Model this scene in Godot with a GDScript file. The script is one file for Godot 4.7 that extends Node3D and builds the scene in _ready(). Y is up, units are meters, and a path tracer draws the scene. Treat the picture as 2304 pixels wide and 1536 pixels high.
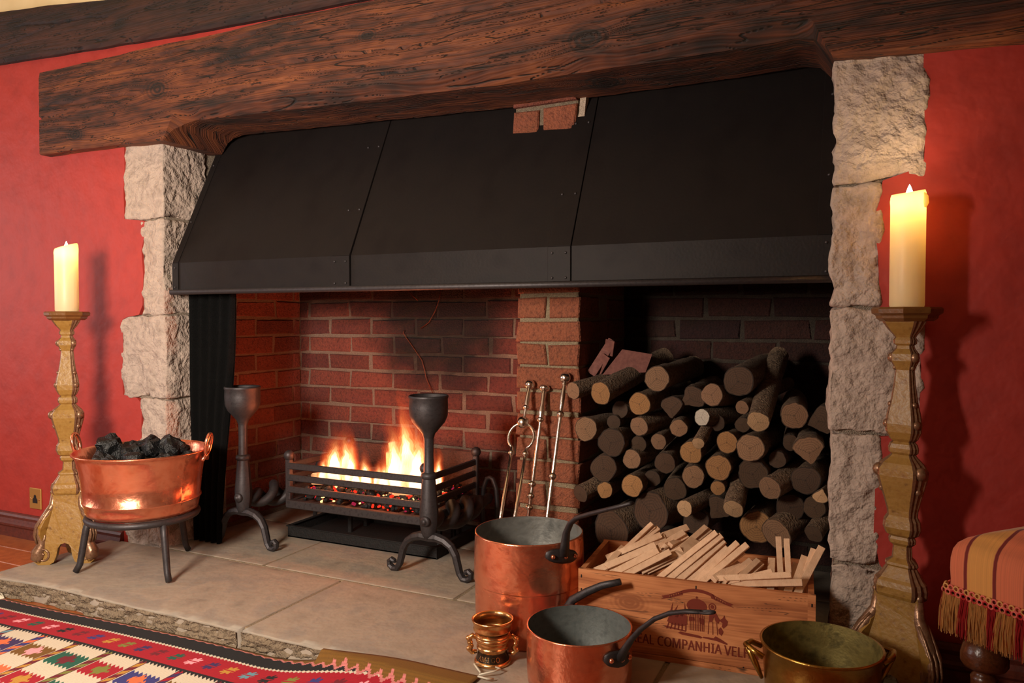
extends Node3D
# An inglenook fireplace with a wood fire, seen from the right. Metres; y is up; the chimney wall is the plane z = 0 and the top of the hearth is y = 0.

class Shape:
	var st := SurfaceTool.new()
	var col := Color.WHITE
	func _init(is_smooth := false):
		st.begin(Mesh.PRIMITIVE_TRIANGLES)
		st.set_smooth_group(0 if is_smooth else -1)
	func smooth(on):
		st.set_smooth_group(0 if on else -1)
	func v(p, uv):
		st.set_color(col)
		st.set_uv(uv)
		st.add_vertex(p)
	func tri(a, b, c, ua = Vector2.ZERO, ub = Vector2.ZERO, uc = Vector2.ZERO):   # counter-clockwise seen from outside
		v(a, ua); v(c, uc); v(b, ub)
	func quad(a, b, c, d, ua = Vector2.ZERO, ub = Vector2.ZERO, uc = Vector2.ZERO, ud = Vector2.ZERO):
		tri(a, b, c, ua, ub, uc)
		tri(a, c, d, ua, uc, ud)
	func tri_out(a, b, c, mid):
		if (b - a).cross(c - a).dot((a + b + c) / 3.0 - mid) < 0.0:
			tri(a, c, b)
		else:
			tri(a, b, c)
	func quad_out(a, b, c, d, mid):
		if (b - a).cross(c - a).dot((a + b + c + d) / 4.0 - mid) < 0.0:
			quad(a, d, c, b)
		else:
			quad(a, b, c, d)
	func box(xf: Transform3D, size: Vector3, bev := 0.002):
		var h := size / 2.0
		bev = minf(bev, minf(h.x, minf(h.y, h.z)) * 0.9)
		var i := h - Vector3.ONE * bev
		var m := xf.origin
		var P := func(ax, sx, sy, sz):
			var p := Vector3(sx * i.x, sy * i.y, sz * i.z)
			p[ax] = (sx if ax == 0 else sy if ax == 1 else sz) * h[ax]
			return xf * p
		for s in [-1, 1]:
			quad_out(P.call(0, s, -1, -1), P.call(0, s, 1, -1), P.call(0, s, 1, 1), P.call(0, s, -1, 1), m)
			quad_out(P.call(1, -1, s, -1), P.call(1, 1, s, -1), P.call(1, 1, s, 1), P.call(1, -1, s, 1), m)
			quad_out(P.call(2, -1, -1, s), P.call(2, 1, -1, s), P.call(2, 1, 1, s), P.call(2, -1, 1, s), m)
			for t in [-1, 1]:
				quad_out(P.call(0, s, t, -1), P.call(0, s, t, 1), P.call(1, s, t, 1), P.call(1, s, t, -1), m)
				quad_out(P.call(0, s, -1, t), P.call(0, s, 1, t), P.call(2, s, 1, t), P.call(2, s, -1, t), m)
				quad_out(P.call(1, -1, s, t), P.call(1, 1, s, t), P.call(2, 1, s, t), P.call(2, -1, s, t), m)
				for w in [-1, 1]:
					tri_out(P.call(0, s, t, w), P.call(1, s, t, w), P.call(2, s, t, w), m)
	func bar(a: Vector3, b: Vector3, w: float, h: float, bev := 0.002, up := Vector3.UP):   # a box from a to b
		var z := (b - a).normalized()
		var x := up.cross(z).normalized() if absf(up.dot(z)) < 0.99 else Vector3.RIGHT.cross(z).normalized()
		box(Transform3D(Basis(x, z.cross(x), z), (a + b) / 2.0), Vector3(w, h, a.distance_to(b)), bev)
	func lathe(prof: Array, seg := 40, xf := Transform3D()):   # profile of (radius, height) from the bottom up on the outside
		for k in seg:
			var a0 := TAU * k / seg
			var a1 := TAU * (k + 1) / seg
			for j in prof.size() - 1:
				var p: Vector2 = prof[j]
				var q: Vector2 = prof[j + 1]
				var a := xf * Vector3(p.x * cos(a0), p.y, -p.x * sin(a0))
				var b := xf * Vector3(p.x * cos(a1), p.y, -p.x * sin(a1))
				var c := xf * Vector3(q.x * cos(a1), q.y, -q.x * sin(a1))
				var d := xf * Vector3(q.x * cos(a0), q.y, -q.x * sin(a0))
				var u0 := float(k) / seg
				var u1 := float(k + 1) / seg
				if p.x > 1e-6:
					tri(a, b, c, Vector2(u0, p.y), Vector2(u1, p.y), Vector2(u1, q.y))
				if q.x > 1e-6:
					tri(a, c, d, Vector2(u0, p.y), Vector2(u1, q.y), Vector2(u0, q.y))
	func tube(pts: Array, rad, seg := 8, flat := 1.0, flat_dir := Vector3.ZERO, closed := false):   # swept round bar; flat squeezes it along flat_dir
		var n := pts.size()
		var rings := []
		var x := Vector3.ZERO
		for k in n:
			var nx: Vector3 = pts[(k + 1) % n] if closed else pts[mini(k + 1, n - 1)]
			var pv: Vector3 = pts[(k + n - 1) % n] if closed else pts[maxi(k - 1, 0)]
			var t := (nx - pv).normalized()
			if flat_dir != Vector3.ZERO:
				x = (flat_dir - t * flat_dir.dot(t)).normalized()
			elif x == Vector3.ZERO:
				x = t.cross(Vector3.UP if absf(t.y) < 0.9 else Vector3.RIGHT).normalized()
			else:
				x = (x - t * x.dot(t)).normalized()
			var y := t.cross(x)
			var r: float = rad[k] if rad is Array else rad
			var ring := []
			for s in seg:
				var a := TAU * s / seg
				ring.append(pts[k] + x * (cos(a) * r * flat) + y * (sin(a) * r))
			rings.append(ring)
		for k in (n if closed else n - 1):
			var r0: Array = rings[k]
			var r1: Array = rings[(k + 1) % n]
			for s in seg:
				var s1 := (s + 1) % seg
				quad(r0[s], r0[s1], r1[s1], r1[s], Vector2(float(s) / seg, float(k) / n), Vector2(float(s + 1) / seg, float(k) / n), Vector2(float(s + 1) / seg, float(k + 1) / n), Vector2(float(s) / seg, float(k + 1) / n))
		if not closed:
			for s in seg:
				var s1 := (s + 1) % seg
				tri(pts[0], rings[0][s1], rings[0][s])
				tri(pts[n - 1], rings[n - 1][s], rings[n - 1][s1])
	func ball(c: Vector3, r, seg := 16):
		var rr: Vector3 = r if r is Vector3 else Vector3.ONE * r
		var prof := []
		for k in seg / 2 + 1:
			var a := -PI / 2 + PI * k / (seg / 2)
			prof.append(Vector2(maxf(cos(a), 0.0), sin(a)))
		lathe(prof, seg, Transform3D(Basis.from_scale(rr), c))
	func torus(xf: Transform3D, R: float, r: float, n := 32, m := 8, flat := 1.0):   # ring round the y axis of xf
		var pts := []
		for k in n:
			var a := TAU * k / n
			pts.append(xf * Vector3(cos(a) * R, 0, -sin(a) * R))
		tube(pts, r, m, flat, xf.basis.y.normalized() if flat != 1.0 else Vector3.ZERO, true)
	func prism(poly: PackedVector2Array, z0: float, z1: float, xf := Transform3D(), bend = null):
		if Geometry2D.is_polygon_clockwise(poly):
			poly.reverse()
		var at := func(p: Vector2, z: float):
			var q := Vector3(p.x, p.y, z)
			if bend != null:
				q = bend.call(q)
			return xf * q
		var idx := Geometry2D.triangulate_polygon(poly)
		for k in range(0, idx.size(), 3):
			var a := poly[idx[k]]
			var b := poly[idx[k + 1]]
			var c := poly[idx[k + 2]]
			if (b - a).cross(c - a) < 0.0:
				var w := b
				b = c
				c = w
			tri(at.call(a, z1), at.call(b, z1), at.call(c, z1), a, b, c)
			tri(at.call(a, z0), at.call(c, z0), at.call(b, z0), a, c, b)
		var n := poly.size()
		for k in n:
			var a := poly[k]
			var b := poly[(k + 1) % n]
			quad(at.call(a, z0), at.call(b, z0), at.call(b, z1), at.call(a, z1), a, b, b, a)
	func grid(nu: int, nv: int, f: Callable, flip := false, tint = null):   # f(u, v) with u to the right and v up as seen from outside
		var p := []
		var c := []
		for j in nv + 1:
			for i in nu + 1:
				p.append(f.call(float(i) / nu, float(j) / nv))
				if tint != null:
					c.append(tint.call(p[-1]))
		for j in nv:
			for i in nu:
				var ids := [j * (nu + 1) + i, j * (nu + 1) + i + 1, (j + 1) * (nu + 1) + i + 1, (j + 1) * (nu + 1) + i]
				if flip:
					ids.reverse()
				for t in [[0, 2, 1], [0, 3, 2]]:
					for q in t:
						var id: int = ids[q]
						st.set_color(c[id] if tint != null else col)
						st.set_uv(Vector2(float(id % (nu + 1)) / nu, float(id / (nu + 1)) / nv))
						st.add_vertex(p[id])
	func rbox(xf: Transform3D, size: Vector3, r: float, n: Vector3i, move = null, tint = null):   # a block with rounded edges; move(point) shifts each point
		var h := size / 2.0
		var inner := (h - Vector3.ONE * r).max(Vector3.ONE * 1e-5)
		var at := func(p: Vector3):
			var i := p.clamp(-inner, inner)
			var d := (p - i).normalized()
			var q := i + d * r
			if move != null:
				q = move.call(q, d)
			return xf * q
		for ax in 3:
			var bx := (ax + 1) % 3
			var cx := (ax + 2) % 3
			for s in [-1.0, 1.0]:
				var f := func(u: float, w: float):   # the outermost cells span the rounding
					var p := Vector3.ZERO
					p[ax] = s * h[ax]
					p[bx] = spread(u, n[bx], h[bx], r)
					p[cx] = spread(w, n[cx], h[cx], r)
					return at.call(p)
				grid(n[bx], n[cx], f, s < 0, tint)
	func spread(u: float, n: int, h: float, r: float) -> float:
		if n < 5:
			return (u * 2.0 - 1.0) * h
		var k := u * n
		if k <= 2.0:
			return -h + r * (k / 2.0)
		if k >= n - 2.0:
			return h - r * ((n - k) / 2.0)
		return lerpf(-h + r, h - r, (k - 2.0) / (n - 4.0))
	func mesh() -> ArrayMesh:
		st.generate_normals()
		return st.commit()

var taken := {}
var M := {}
var rng := RandomNumberGenerator.new()
var noise := FastNoiseLite.new()
var rough := FastNoiseLite.new()

func numbered(called: String) -> String:
	var k: int = taken.get(called, 0)
	taken[called] = k + 1
	return called if k == 0 else "%s_%03d" % [called, k]

func tag(o, label: String, category: String, group := "", kind := ""):
	o.set_meta("label", label)
	if category:
		o.set_meta("category", category)
	if group:
		o.set_meta("group", group)
	if kind:
		o.set_meta("kind", kind)
	return o

func thing(called: String, label: String, category: String, at := Vector3.ZERO, turn := 0.0, group := ""):
	var o := Node3D.new()
	o.name = numbered(called)
	add_child(o, true)
	o.position = at
	o.rotation.y = turn
	return tag(o, label, category, group)

func part(shape, called: String, m: Material, parent = null):
	var o := MeshInstance3D.new()
	o.mesh = shape.mesh() if shape is Shape else shape
	o.material_override = null
	o.name = called if parent else numbered(called)
	(parent if parent else self).add_child(o, true)
	for k in o.mesh.get_surface_count():
		o.set_surface_override_material(k, m)
	o.cast_shadow = GeometryInstance3D.SHADOW_CASTING_SETTING_ON
	return o

func struct(shape, called: String, m: Material):
	var o = part(shape, called, m)
	o.set_meta("kind", "structure")
	return o

func srgb(r, g, b) -> Color:
	return Color(r / 255.0, g / 255.0, b / 255.0)

func lin(r, g, b) -> Color:   # vertex colours are linear
	return srgb(r, g, b).srgb_to_linear()

func turned(rot: Vector3, at: Vector3) -> Transform3D:
	return Transform3D(Basis.from_euler(rot), at)

func ntex(sd: int, freq: float, colors: Array, octaves := 4, kind := FastNoiseLite.TYPE_SIMPLEX_SMOOTH, size := 512, ridged := false) -> NoiseTexture2D:
	var n := FastNoiseLite.new()
	n.seed = sd
	n.frequency = freq
	n.noise_type = kind
	n.fractal_type = FastNoiseLite.FRACTAL_RIDGED if ridged else FastNoiseLite.FRACTAL_FBM
	n.fractal_octaves = octaves
	n.fractal_gain = 0.55
	var t := NoiseTexture2D.new()
	t.width = size
	t.height = size
	t.seamless = true
	t.noise = n
	if colors.size():
		var g := Gradient.new()
		var offs := PackedFloat32Array()
		var cs := PackedColorArray()
		for k in colors.size():
			offs.append(float(k) / (colors.size() - 1))
			cs.append(colors[k])
		g.offsets = offs
		g.colors = cs
		t.color_ramp = g
	return t

func mat(called: String, color: Color, roughness: float, metallic := 0.0) -> StandardMaterial3D:
	var m := StandardMaterial3D.new()
	m.resource_name = called
	m.albedo_color = color
	m.roughness = roughness
	m.metallic = metallic
	M[called] = m
	return m

func cover(m: StandardMaterial3D, albedo, bump, depth_cm: float, scale: float, world := true):   # textures laid on by position
	m.uv1_triplanar = true
	m.uv1_world_triplanar = world
	m.uv1_scale = Vector3.ONE * scale
	if albedo:
		m.albedo_texture = albedo
	if bump:
		m.heightmap_enabled = true
		m.heightmap_texture = bump
		m.heightmap_scale = depth_cm
	return m

func wood_images(w: int, h: int, sd: int, metres: Vector2, knots: Array, dark: Color, mid: Color, light: Color, cracks: float) -> Array:
	# grain that runs along the picture and flows round knots; the second picture is its relief
	var n := FastNoiseLite.new()
	n.seed = sd
	n.noise_type = FastNoiseLite.TYPE_SIMPLEX_SMOOTH
	n.fractal_type = FastNoiseLite.FRACTAL_NONE
	n.frequency = 1.0
	var a := Image.create(w, h, false, Image.FORMAT_RGB8)
	var b := Image.create(w, h, false, Image.FORMAT_L8)
	for j in h:
		var y := metres.y * j / h
		for i in w:
			var x := metres.x * i / w
			var f := y + 0.016 * n.get_noise_2d(x * 0.9, y * 2.0) + 0.0025 * n.get_noise_2d(x * 5.0 + 40.0, y * 12.0)
			var kn := 0.0
			var kq := 99.0
			for k in knots:
				var dx: float = (x - k[0]) / (k[2] * 1.6)
				var dy: float = (y - k[1]) / k[2]
				var q := dx * dx + dy * dy
				if q < 9.0:
					var e := exp(-q)
					f += k[2] * 0.6 * signf(dy) * exp(-q * 0.6) * (1.0 - e)
					kn = maxf(kn, e)
					kq = minf(kq, q)
			var g := n.get_noise_2d(f * 170.0, x * 2.0) * 0.5 + n.get_noise_2d(f * 430.0 + 9.0, x * 6.0) * 0.4
			var s := n.get_noise_2d(x * 1.1 + 100.0, f * 9.0) * 0.45 + n.get_noise_2d(x * 3.5 + 30.0, f * 30.0 + 50.0) * 0.4 + n.get_noise_2d(x * 14.0, y * 50.0 + 50.0) * 0.22
			var ring := sin(sqrt(maxf(kq, 0.0)) * 16.0) * exp(-kq * 0.7) * 0.25
			var t := clampf(0.48 + g * 0.34 + s * 0.62 - kn * 0.6 + ring, 0.0, 1.0)
			var c := dark.lerp(mid, minf(t * 2.0, 1.0)) if t < 0.5 else mid.lerp(light, t * 2.0 - 1.0)
			var cr := 1.0 - absf(n.get_noise_2d(f * 34.0 + 300.0, x * 1.3))
			var ck := smoothstep(0.955, 0.992, cr) * smoothstep(0.0, 0.3, n.get_noise_2d(x * 2.4 + 7.0, f * 11.0) + cracks)
			var c2 := 1.0 - absf(n.get_noise_2d(f * 90.0 + 500.0, x * 4.0))
			ck = maxf(ck, smoothstep(0.94, 0.985, c2) * smoothstep(0.05, 0.35, n.get_noise_2d(x * 5.0 + 70.0, f * 24.0) + cracks))
			c = c.lerp(dark * 0.25, ck * 0.92)
			a.set_pixel(i, j, c)
			var hh := clampf(0.62 + g * 0.22 - ck * 0.6 - kn * 0.15, 0.0, 1.0)
			b.set_pixel(i, j, Color(hh, hh, hh))
	return [ImageTexture.create_from_image(a), ImageTexture.create_from_image(b)]

func materials():
	var fine := ntex(3, 0.04, [], 5)
	var grain := ntex(4, 0.12, [], 3)
	var lumps := ntex(5, 0.012, [], 5)
	var pits := ntex(6, 0.03, [], 3, FastNoiseLite.TYPE_CELLULAR)
	cover(mat("red_plaster", Color.WHITE, 0.62), ntex(11, 0.01, [srgb(148, 40, 31), srgb(160, 45, 35), srgb(165, 48, 38)], 6, FastNoiseLite.TYPE_SIMPLEX_SMOOTH, 1024), lumps, 0.35, 0.9)
	cover(mat("cream_plaster", Color.WHITE, 0.9), ntex(12, 0.01, [srgb(208, 186, 140), srgb(222, 202, 158)]), lumps, 0.3, 0.8)
	cover(mat("brick", Color.WHITE, 0.92), ntex(13, 0.02, [srgb(170, 150, 150), srgb(225, 220, 215), srgb(255, 245, 235), srgb(175, 160, 155)], 5), fine, 0.5, 5.0)
	M.brick.vertex_color_use_as_albedo = true
	cover(mat("mortar", Color.WHITE, 0.95), ntex(14, 0.05, [srgb(190, 185, 175), srgb(255, 252, 245)], 4), grain, 0.5, 5.0)
	M.mortar.vertex_color_use_as_albedo = true
	cover(mat("limestone", Color.WHITE, 0.93), ntex(15, 0.006, [srgb(138, 121, 109), srgb(166, 149, 137), srgb(182, 163, 150), srgb(158, 141, 130), srgb(174, 157, 142)], 5, FastNoiseLite.TYPE_SIMPLEX_SMOOTH, 1024), ntex(45, 0.012, [], 4, FastNoiseLite.TYPE_SIMPLEX_SMOOTH, 1024), 1.1, 2.0)
	cover(mat("flagstone", Color.WHITE, 0.85), ntex(16, 0.004, [srgb(126, 115, 103), srgb(146, 133, 118), srgb(155, 141, 125), srgb(140, 130, 119), srgb(150, 135, 116)], 6, FastNoiseLite.TYPE_SIMPLEX_SMOOTH, 1024), fine, 0.16, 1.1)
	cover(mat("hewn_edge", Color.WHITE, 0.95), ntex(17, 0.02, [srgb(84, 70, 54), srgb(134, 116, 94), srgb(116, 102, 84)], 5), fine, 1.0, 5.0)
	cover(mat("hood_metal", Color.WHITE, 0.58, 0.3), ntex(18, 0.006, [srgb(25, 20, 20), srgb(32, 27, 26), srgb(28, 24, 24)], 5), grain, 0.03, 1.5)
	cover(mat("iron", Color.WHITE, 0.52, 0.7), ntex(19, 0.02, [srgb(50, 48, 50), srgb(74, 70, 72), srgb(62, 59, 61)], 4), grain, 0.03, 5.0)
	cover(mat("rusty_iron", Color.WHITE, 0.75, 0.3), ntex(20, 0.02, [srgb(52, 34, 28), srgb(84, 52, 40), srgb(60, 44, 40)], 4), fine, 0.2, 5.0)
	cover(mat("soot_black", Color.WHITE, 0.7, 0.2), ntex(21, 0.02, [srgb(16, 15, 15), srgb(30, 28, 28)], 4), fine, 0.1, 5.0)
	cover(mat("steel", srgb(222, 214, 204), 0.2, 1.0), null, grain, 0.03, 6.0)
	cover(mat("copper", Color.WHITE, 0.25, 1.0), ntex(22, 0.012, [srgb(206, 108, 76), srgb(236, 146, 112), srgb(242, 158, 124), srgb(220, 124, 90)], 5), lumps, 0.14, 3.0)
	M.copper.roughness_texture = ntex(23, 0.015, [Color(0.72, 0.72, 0.72), Color(1, 1, 1)], 5)
	M.copper.roughness = 0.29
	M.copper.metallic = 0.92
	cover(mat("tinned", Color.WHITE, 0.5, 0.45), ntex(24, 0.01, [srgb(82, 82, 79), srgb(128, 127, 122), srgb(106, 104, 99)], 5), fine, 0.06, 3.0)
	cover(mat("dull_tin", Color.WHITE, 0.6, 0.2), ntex(25, 0.012, [srgb(58, 62, 61), srgb(100, 104, 101), srgb(80, 86, 85)], 5), fine, 0.06, 4.0)
	cover(mat("brass", Color.WHITE, 0.3, 1.0), ntex(26, 0.014, [srgb(150, 112, 52), srgb(190, 150, 78), srgb(172, 130, 60)], 5), fine, 0.05, 3.5)
	cover(mat("dull_brass", Color.WHITE, 0.55, 0.6), ntex(27, 0.012, [srgb(70, 62, 34), srgb(140, 124, 70), srgb(112, 98, 54)], 5), fine, 0.06, 4.0)
	cover(mat("bronze", Color.WHITE, 0.27, 1.0), ntex(28, 0.02, [srgb(214, 160, 104), srgb(238, 190, 132)], 4), fine, 0.04, 6.0)
	cover(mat("dark_bronze", Color.WHITE, 0.3, 0.9), ntex(29, 0.02, [srgb(50, 44, 40), srgb(92, 74, 56)], 4), fine, 0.05, 6.0)
	cover(mat("carved_paint", Color.WHITE, 0.42), ntex(30, 0.02, [srgb(150, 126, 96), srgb(236, 230, 218), srgb(255, 255, 255), srgb(240, 232, 220), srgb(200, 176, 150)], 5), fine, 0.08, 3.0, false)
	M.carved_paint.vertex_color_use_as_albedo = true
	cover(mat("worn_silver", Color.WHITE, 0.34, 0.55), ntex(31, 0.03, [srgb(96, 58, 40), srgb(150, 118, 92), srgb(120, 84, 60)], 4), fine, 0.05, 5.0, false)
	mat("wax", srgb(238, 228, 190), 0.4)
	M.wax.subsurf_scatter_enabled = true
	M.wax.subsurf_scatter_strength = 0.12
	M.wax.backlight_enabled = true
	M.wax.backlight = srgb(245, 225, 185)
	mat("window_glass", Color(1, 1, 1, 0.06), 0.02)
	M.window_glass.transparency = BaseMaterial3D.TRANSPARENCY_ALPHA
	mat("white_paint", srgb(222, 216, 202), 0.5)
	mat("wick", srgb(30, 24, 20), 0.9)
	cover(mat("coal", Color.WHITE, 0.46), ntex(32, 0.03, [srgb(7, 7, 8), srgb(18, 18, 20)], 4), fine, 0.25, 9.0, false)
	cover(mat("ash", Color.WHITE, 0.95), ntex(33, 0.05, [srgb(60, 54, 52), srgb(130, 120, 116), srgb(170, 162, 158)], 4), grain, 0.3, 8.0)
	cover(mat("bark", Color.WHITE, 0.95), ntex(34, 0.02, [srgb(52, 38, 28), srgb(100, 78, 60), srgb(132, 108, 86), srgb(80, 62, 48)], 5), ntex(35, 0.02, [], 4, FastNoiseLite.TYPE_SIMPLEX, 512, true), 0.8, 6.0, false)
	M.bark.vertex_color_use_as_albedo = true
	mat("cut_wood", Color.WHITE, 0.9)
	M.cut_wood.vertex_color_use_as_albedo = true
	M.cut_wood.albedo_texture = rings_image()
	var pine := wood_images(512, 256, 51, Vector2(0.55, 0.22), [[0.14, 0.10, 0.02]], srgb(150, 86, 48), srgb(196, 124, 76), srgb(214, 144, 94), -0.45)
	mat("crate_pine", Color.WHITE, 0.7)
	M.crate_pine.albedo_texture = pine[0]
	M.crate_pine.heightmap_enabled = true
	M.crate_pine.heightmap_texture = pine[1]
	M.crate_pine.heightmap_scale = 0.06
	cover(mat("kindling", Color.WHITE, 0.85), ntex(36, 0.015, [srgb(204, 160, 126), srgb(226, 186, 152), srgb(236, 198, 164)], 4), grain, 0.08, 6.0, false)
	M.kindling.vertex_color_use_as_albedo = true
	mat("red_ink", srgb(116, 40, 20), 0.8)
	cover(mat("mahogany", Color.WHITE, 0.5), ntex(37, 0.02, [srgb(70, 26, 16), srgb(104, 42, 26)], 4), fine, 0.05, 4.0)
	cover(mat("dark_oak", Color.WHITE, 0.28), ntex(38, 0.03, [srgb(46, 22, 12), srgb(92, 48, 24), srgb(66, 32, 18)], 4), fine, 0.05, 5.0)
	cover(mat("floor_wood", Color.WHITE, 0.4), ntex(39, 0.015, [srgb(140, 72, 32), srgb(176, 100, 50)], 4), grain, 0.04, 3.0)
	M.floor_wood.vertex_color_use_as_albedo = true
	cover(mat("chain_black", srgb(8, 8, 8), 0.7, 0.0), null, ntex(41, 0.14, [], 1, FastNoiseLite.TYPE_CELLULAR), 0.25, 9.0)
	M.chain_black.metallic_specular = 0.25
	M.hood_metal.metallic_specular = 0.3
	cover(mat("card", Color.WHITE, 0.8), ntex(42, 0.02, [srgb(96, 52, 46), srgb(134, 84, 72)], 3), fine, 0.03, 6.0)
	mat("wire", srgb(120, 60, 40), 0.5, 0.8)
	cover(mat("socket_brass", srgb(182, 138, 74), 0.5, 0.6), null, grain, 0.02, 8.0)
	mat("socket_dark", srgb(12, 10, 9), 0.6)
	mat("tassel", srgb(205, 196, 176), 0.95)
	mat("fringe", Color.WHITE, 0.9)
	M.fringe.vertex_color_use_as_albedo = true

func rings_image() -> ImageTexture:   # year rings and drying cracks of a sawn log
	var n := FastNoiseLite.new()
	n.seed = 8
	n.frequency = 1.0
	var a := Image.create(256, 256, false, Image.FORMAT_RGB8)
	for j in 256:
		for i in 256:
			var p := Vector2(i - 128, j - 128) / 128.0
			var r := p.length() + 0.05 * n.get_noise_2d(p.x * 2.0, p.y * 2.0)
			var g := 0.86 + 0.07 * sin(r * 46.0) + 0.1 * n.get_noise_2d(p.x * 9.0, p.y * 9.0) + 0.07 * n.get_noise_2d(p.x * 40.0, p.y * 5.0)
			if r < 0.06:
				g -= 0.3
			if r > 0.93:
				g *= 0.55
			var ang := p.angle()
			if absf(sin(ang * 1.5 + 0.6 + 0.2 * n.get_noise_1d(r * 5.0))) < 0.015 / maxf(r, 0.05) and r > 0.1 and r < 0.75:
				g *= 0.5
			a.set_pixel(i, j, Color(g, g * 0.97, g * 0.93))
	return ImageTexture.create_from_image(a)

const LOGS := [[-0.835,0.614,-0.205,0.026,"mr",0.35,0.12],[-0.744,0.611,-0.195,0.034,"yr",0.22,0.22],[-0.585,0.656,-0.235,0.036,"mr",0.04,0.03],[-0.633,0.581,-0.225,0.033,"yr",0.07,0.05],[-0.358,0.654,-0.255,0.043,"dr",0.06,0.05],[-0.428,0.615,-0.235,0.031,"mr",0.10,-0.10],[-0.296,0.552,-0.195,0.030,"pr",0.02,0.42],[-0.209,0.568,-0.245,0.036,"mr",-0.09,0.00],[-0.148,0.555,-0.255,0.035,"dw",0.11,0.02],[-0.803,0.496,-0.235,0.037,"mr",0.10,-0.04],[-0.725,0.518,-0.265,0.022,"dr",0.00,-0.02],[-0.635,0.515,-0.225,0.029,"mr",0.25,0.05],[-0.519,0.517,-0.225,0.026,"mr",-0.10,0.05],[-0.455,0.550,-0.235,0.025,"wr",0.40,-0.05],[-0.720,0.462,-0.225,0.042,"dr",0.02,0.01],[-0.649,0.456,-0.265,0.024,"dr",-0.10,-0.03],[-0.579,0.473,-0.235,0.023,"mr",-0.04,0.05],[-0.454,0.484,-0.185,0.017,"pr",0.05,0.35],[-0.483,0.450,-0.225,0.032,"yr",0.05,0.10],[-0.385,0.484,-0.235,0.030,"yr",0.07,-0.03],[-0.319,0.476,-0.215,0.037,"mr",0.08,-0.03],[-0.254,0.441,-0.265,0.024,"dr",0.04,-0.04],[-0.168,0.470,-0.235,0.036,"mw",-0.10,0.05],[-0.746,0.380,-0.235,0.040,"dr",-0.05,-0.03],[-0.659,0.414,-0.235,0.029,"mr",0.12,0.05],[-0.560,0.411,-0.235,0.031,"dr",-0.04,0.06],[-0.407,0.413,-0.225,0.036,"yr",0.02,0.02],[-0.477,0.381,-0.225,0.032,"mr",-0.05,0.05],[-0.315,0.399,-0.245,0.042,"dr",0.05,0.06],[-0.265,0.372,-0.205,0.032,"mr",0.35,0.12],[-0.177,0.396,-0.235,0.039,"dr",0.10,-0.02],[-0.136,0.369,-0.195,0.018,"pw",0.10,0.00],[-0.653,0.341,-0.215,0.032,"yr",-0.02,-0.03],[-0.739,0.318,-0.225,0.024,"yr",-0.07,-0.04],[-0.809,0.304,-0.205,0.026,"dr",0.35,0.20],[-0.407,0.355,-0.225,0.020,"yr",-0.03,0.02],[-0.536,0.334,-0.255,0.034,"dr",-0.10,0.02],[-0.356,0.313,-0.175,0.027,"pr",-0.02,0.38],[-0.493,0.296,-0.195,0.024,"pr",0.30,0.05],[-0.605,0.265,-0.245,0.058,"dr",0.30,0.00],[-0.414,0.284,-0.255,0.033,"dw",-0.03,-0.02],[-0.477,0.243,-0.265,0.039,"dr",0.08,0.00],[-0.306,0.250,-0.255,0.045,"yr",0.05,0.00],[-0.251,0.241,-0.235,0.042,"mr",0.40,0.25],[-0.154,0.258,-0.215,0.024,"dr",0.30,0.35],[-0.729,0.190,-0.255,0.062,"dr",0.25,0.05],[-0.493,0.600,-0.255,0.032,"dw",-0.03,0.00],[-0.545,0.568,-0.245,0.030,"dw",0.06,-0.04],[-0.348,0.582,-0.255,0.019,"mr",0.20,0.10],[-0.155,0.321,-0.255,0.029,"dr",0.11,-0.05],[-0.712,0.555,-0.285,0.027,"dr",0.30,-0.10],[-0.350,0.531,-0.275,0.021,"dr",0.06,0.04],[-0.420,0.532,-0.275,0.023,"dr",-0.10,0.04],[-0.611,0.353,-0.285,0.024,"dr",-0.02,0.01],[-0.365,0.334,-0.285,0.026,"dr",-0.10,-0.04],[-0.221,0.488,-0.285,0.022,"dr",-0.06,0.06],[-0.219,0.310,-0.275,0.037,"dr",-0.06,0.03]]
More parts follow.
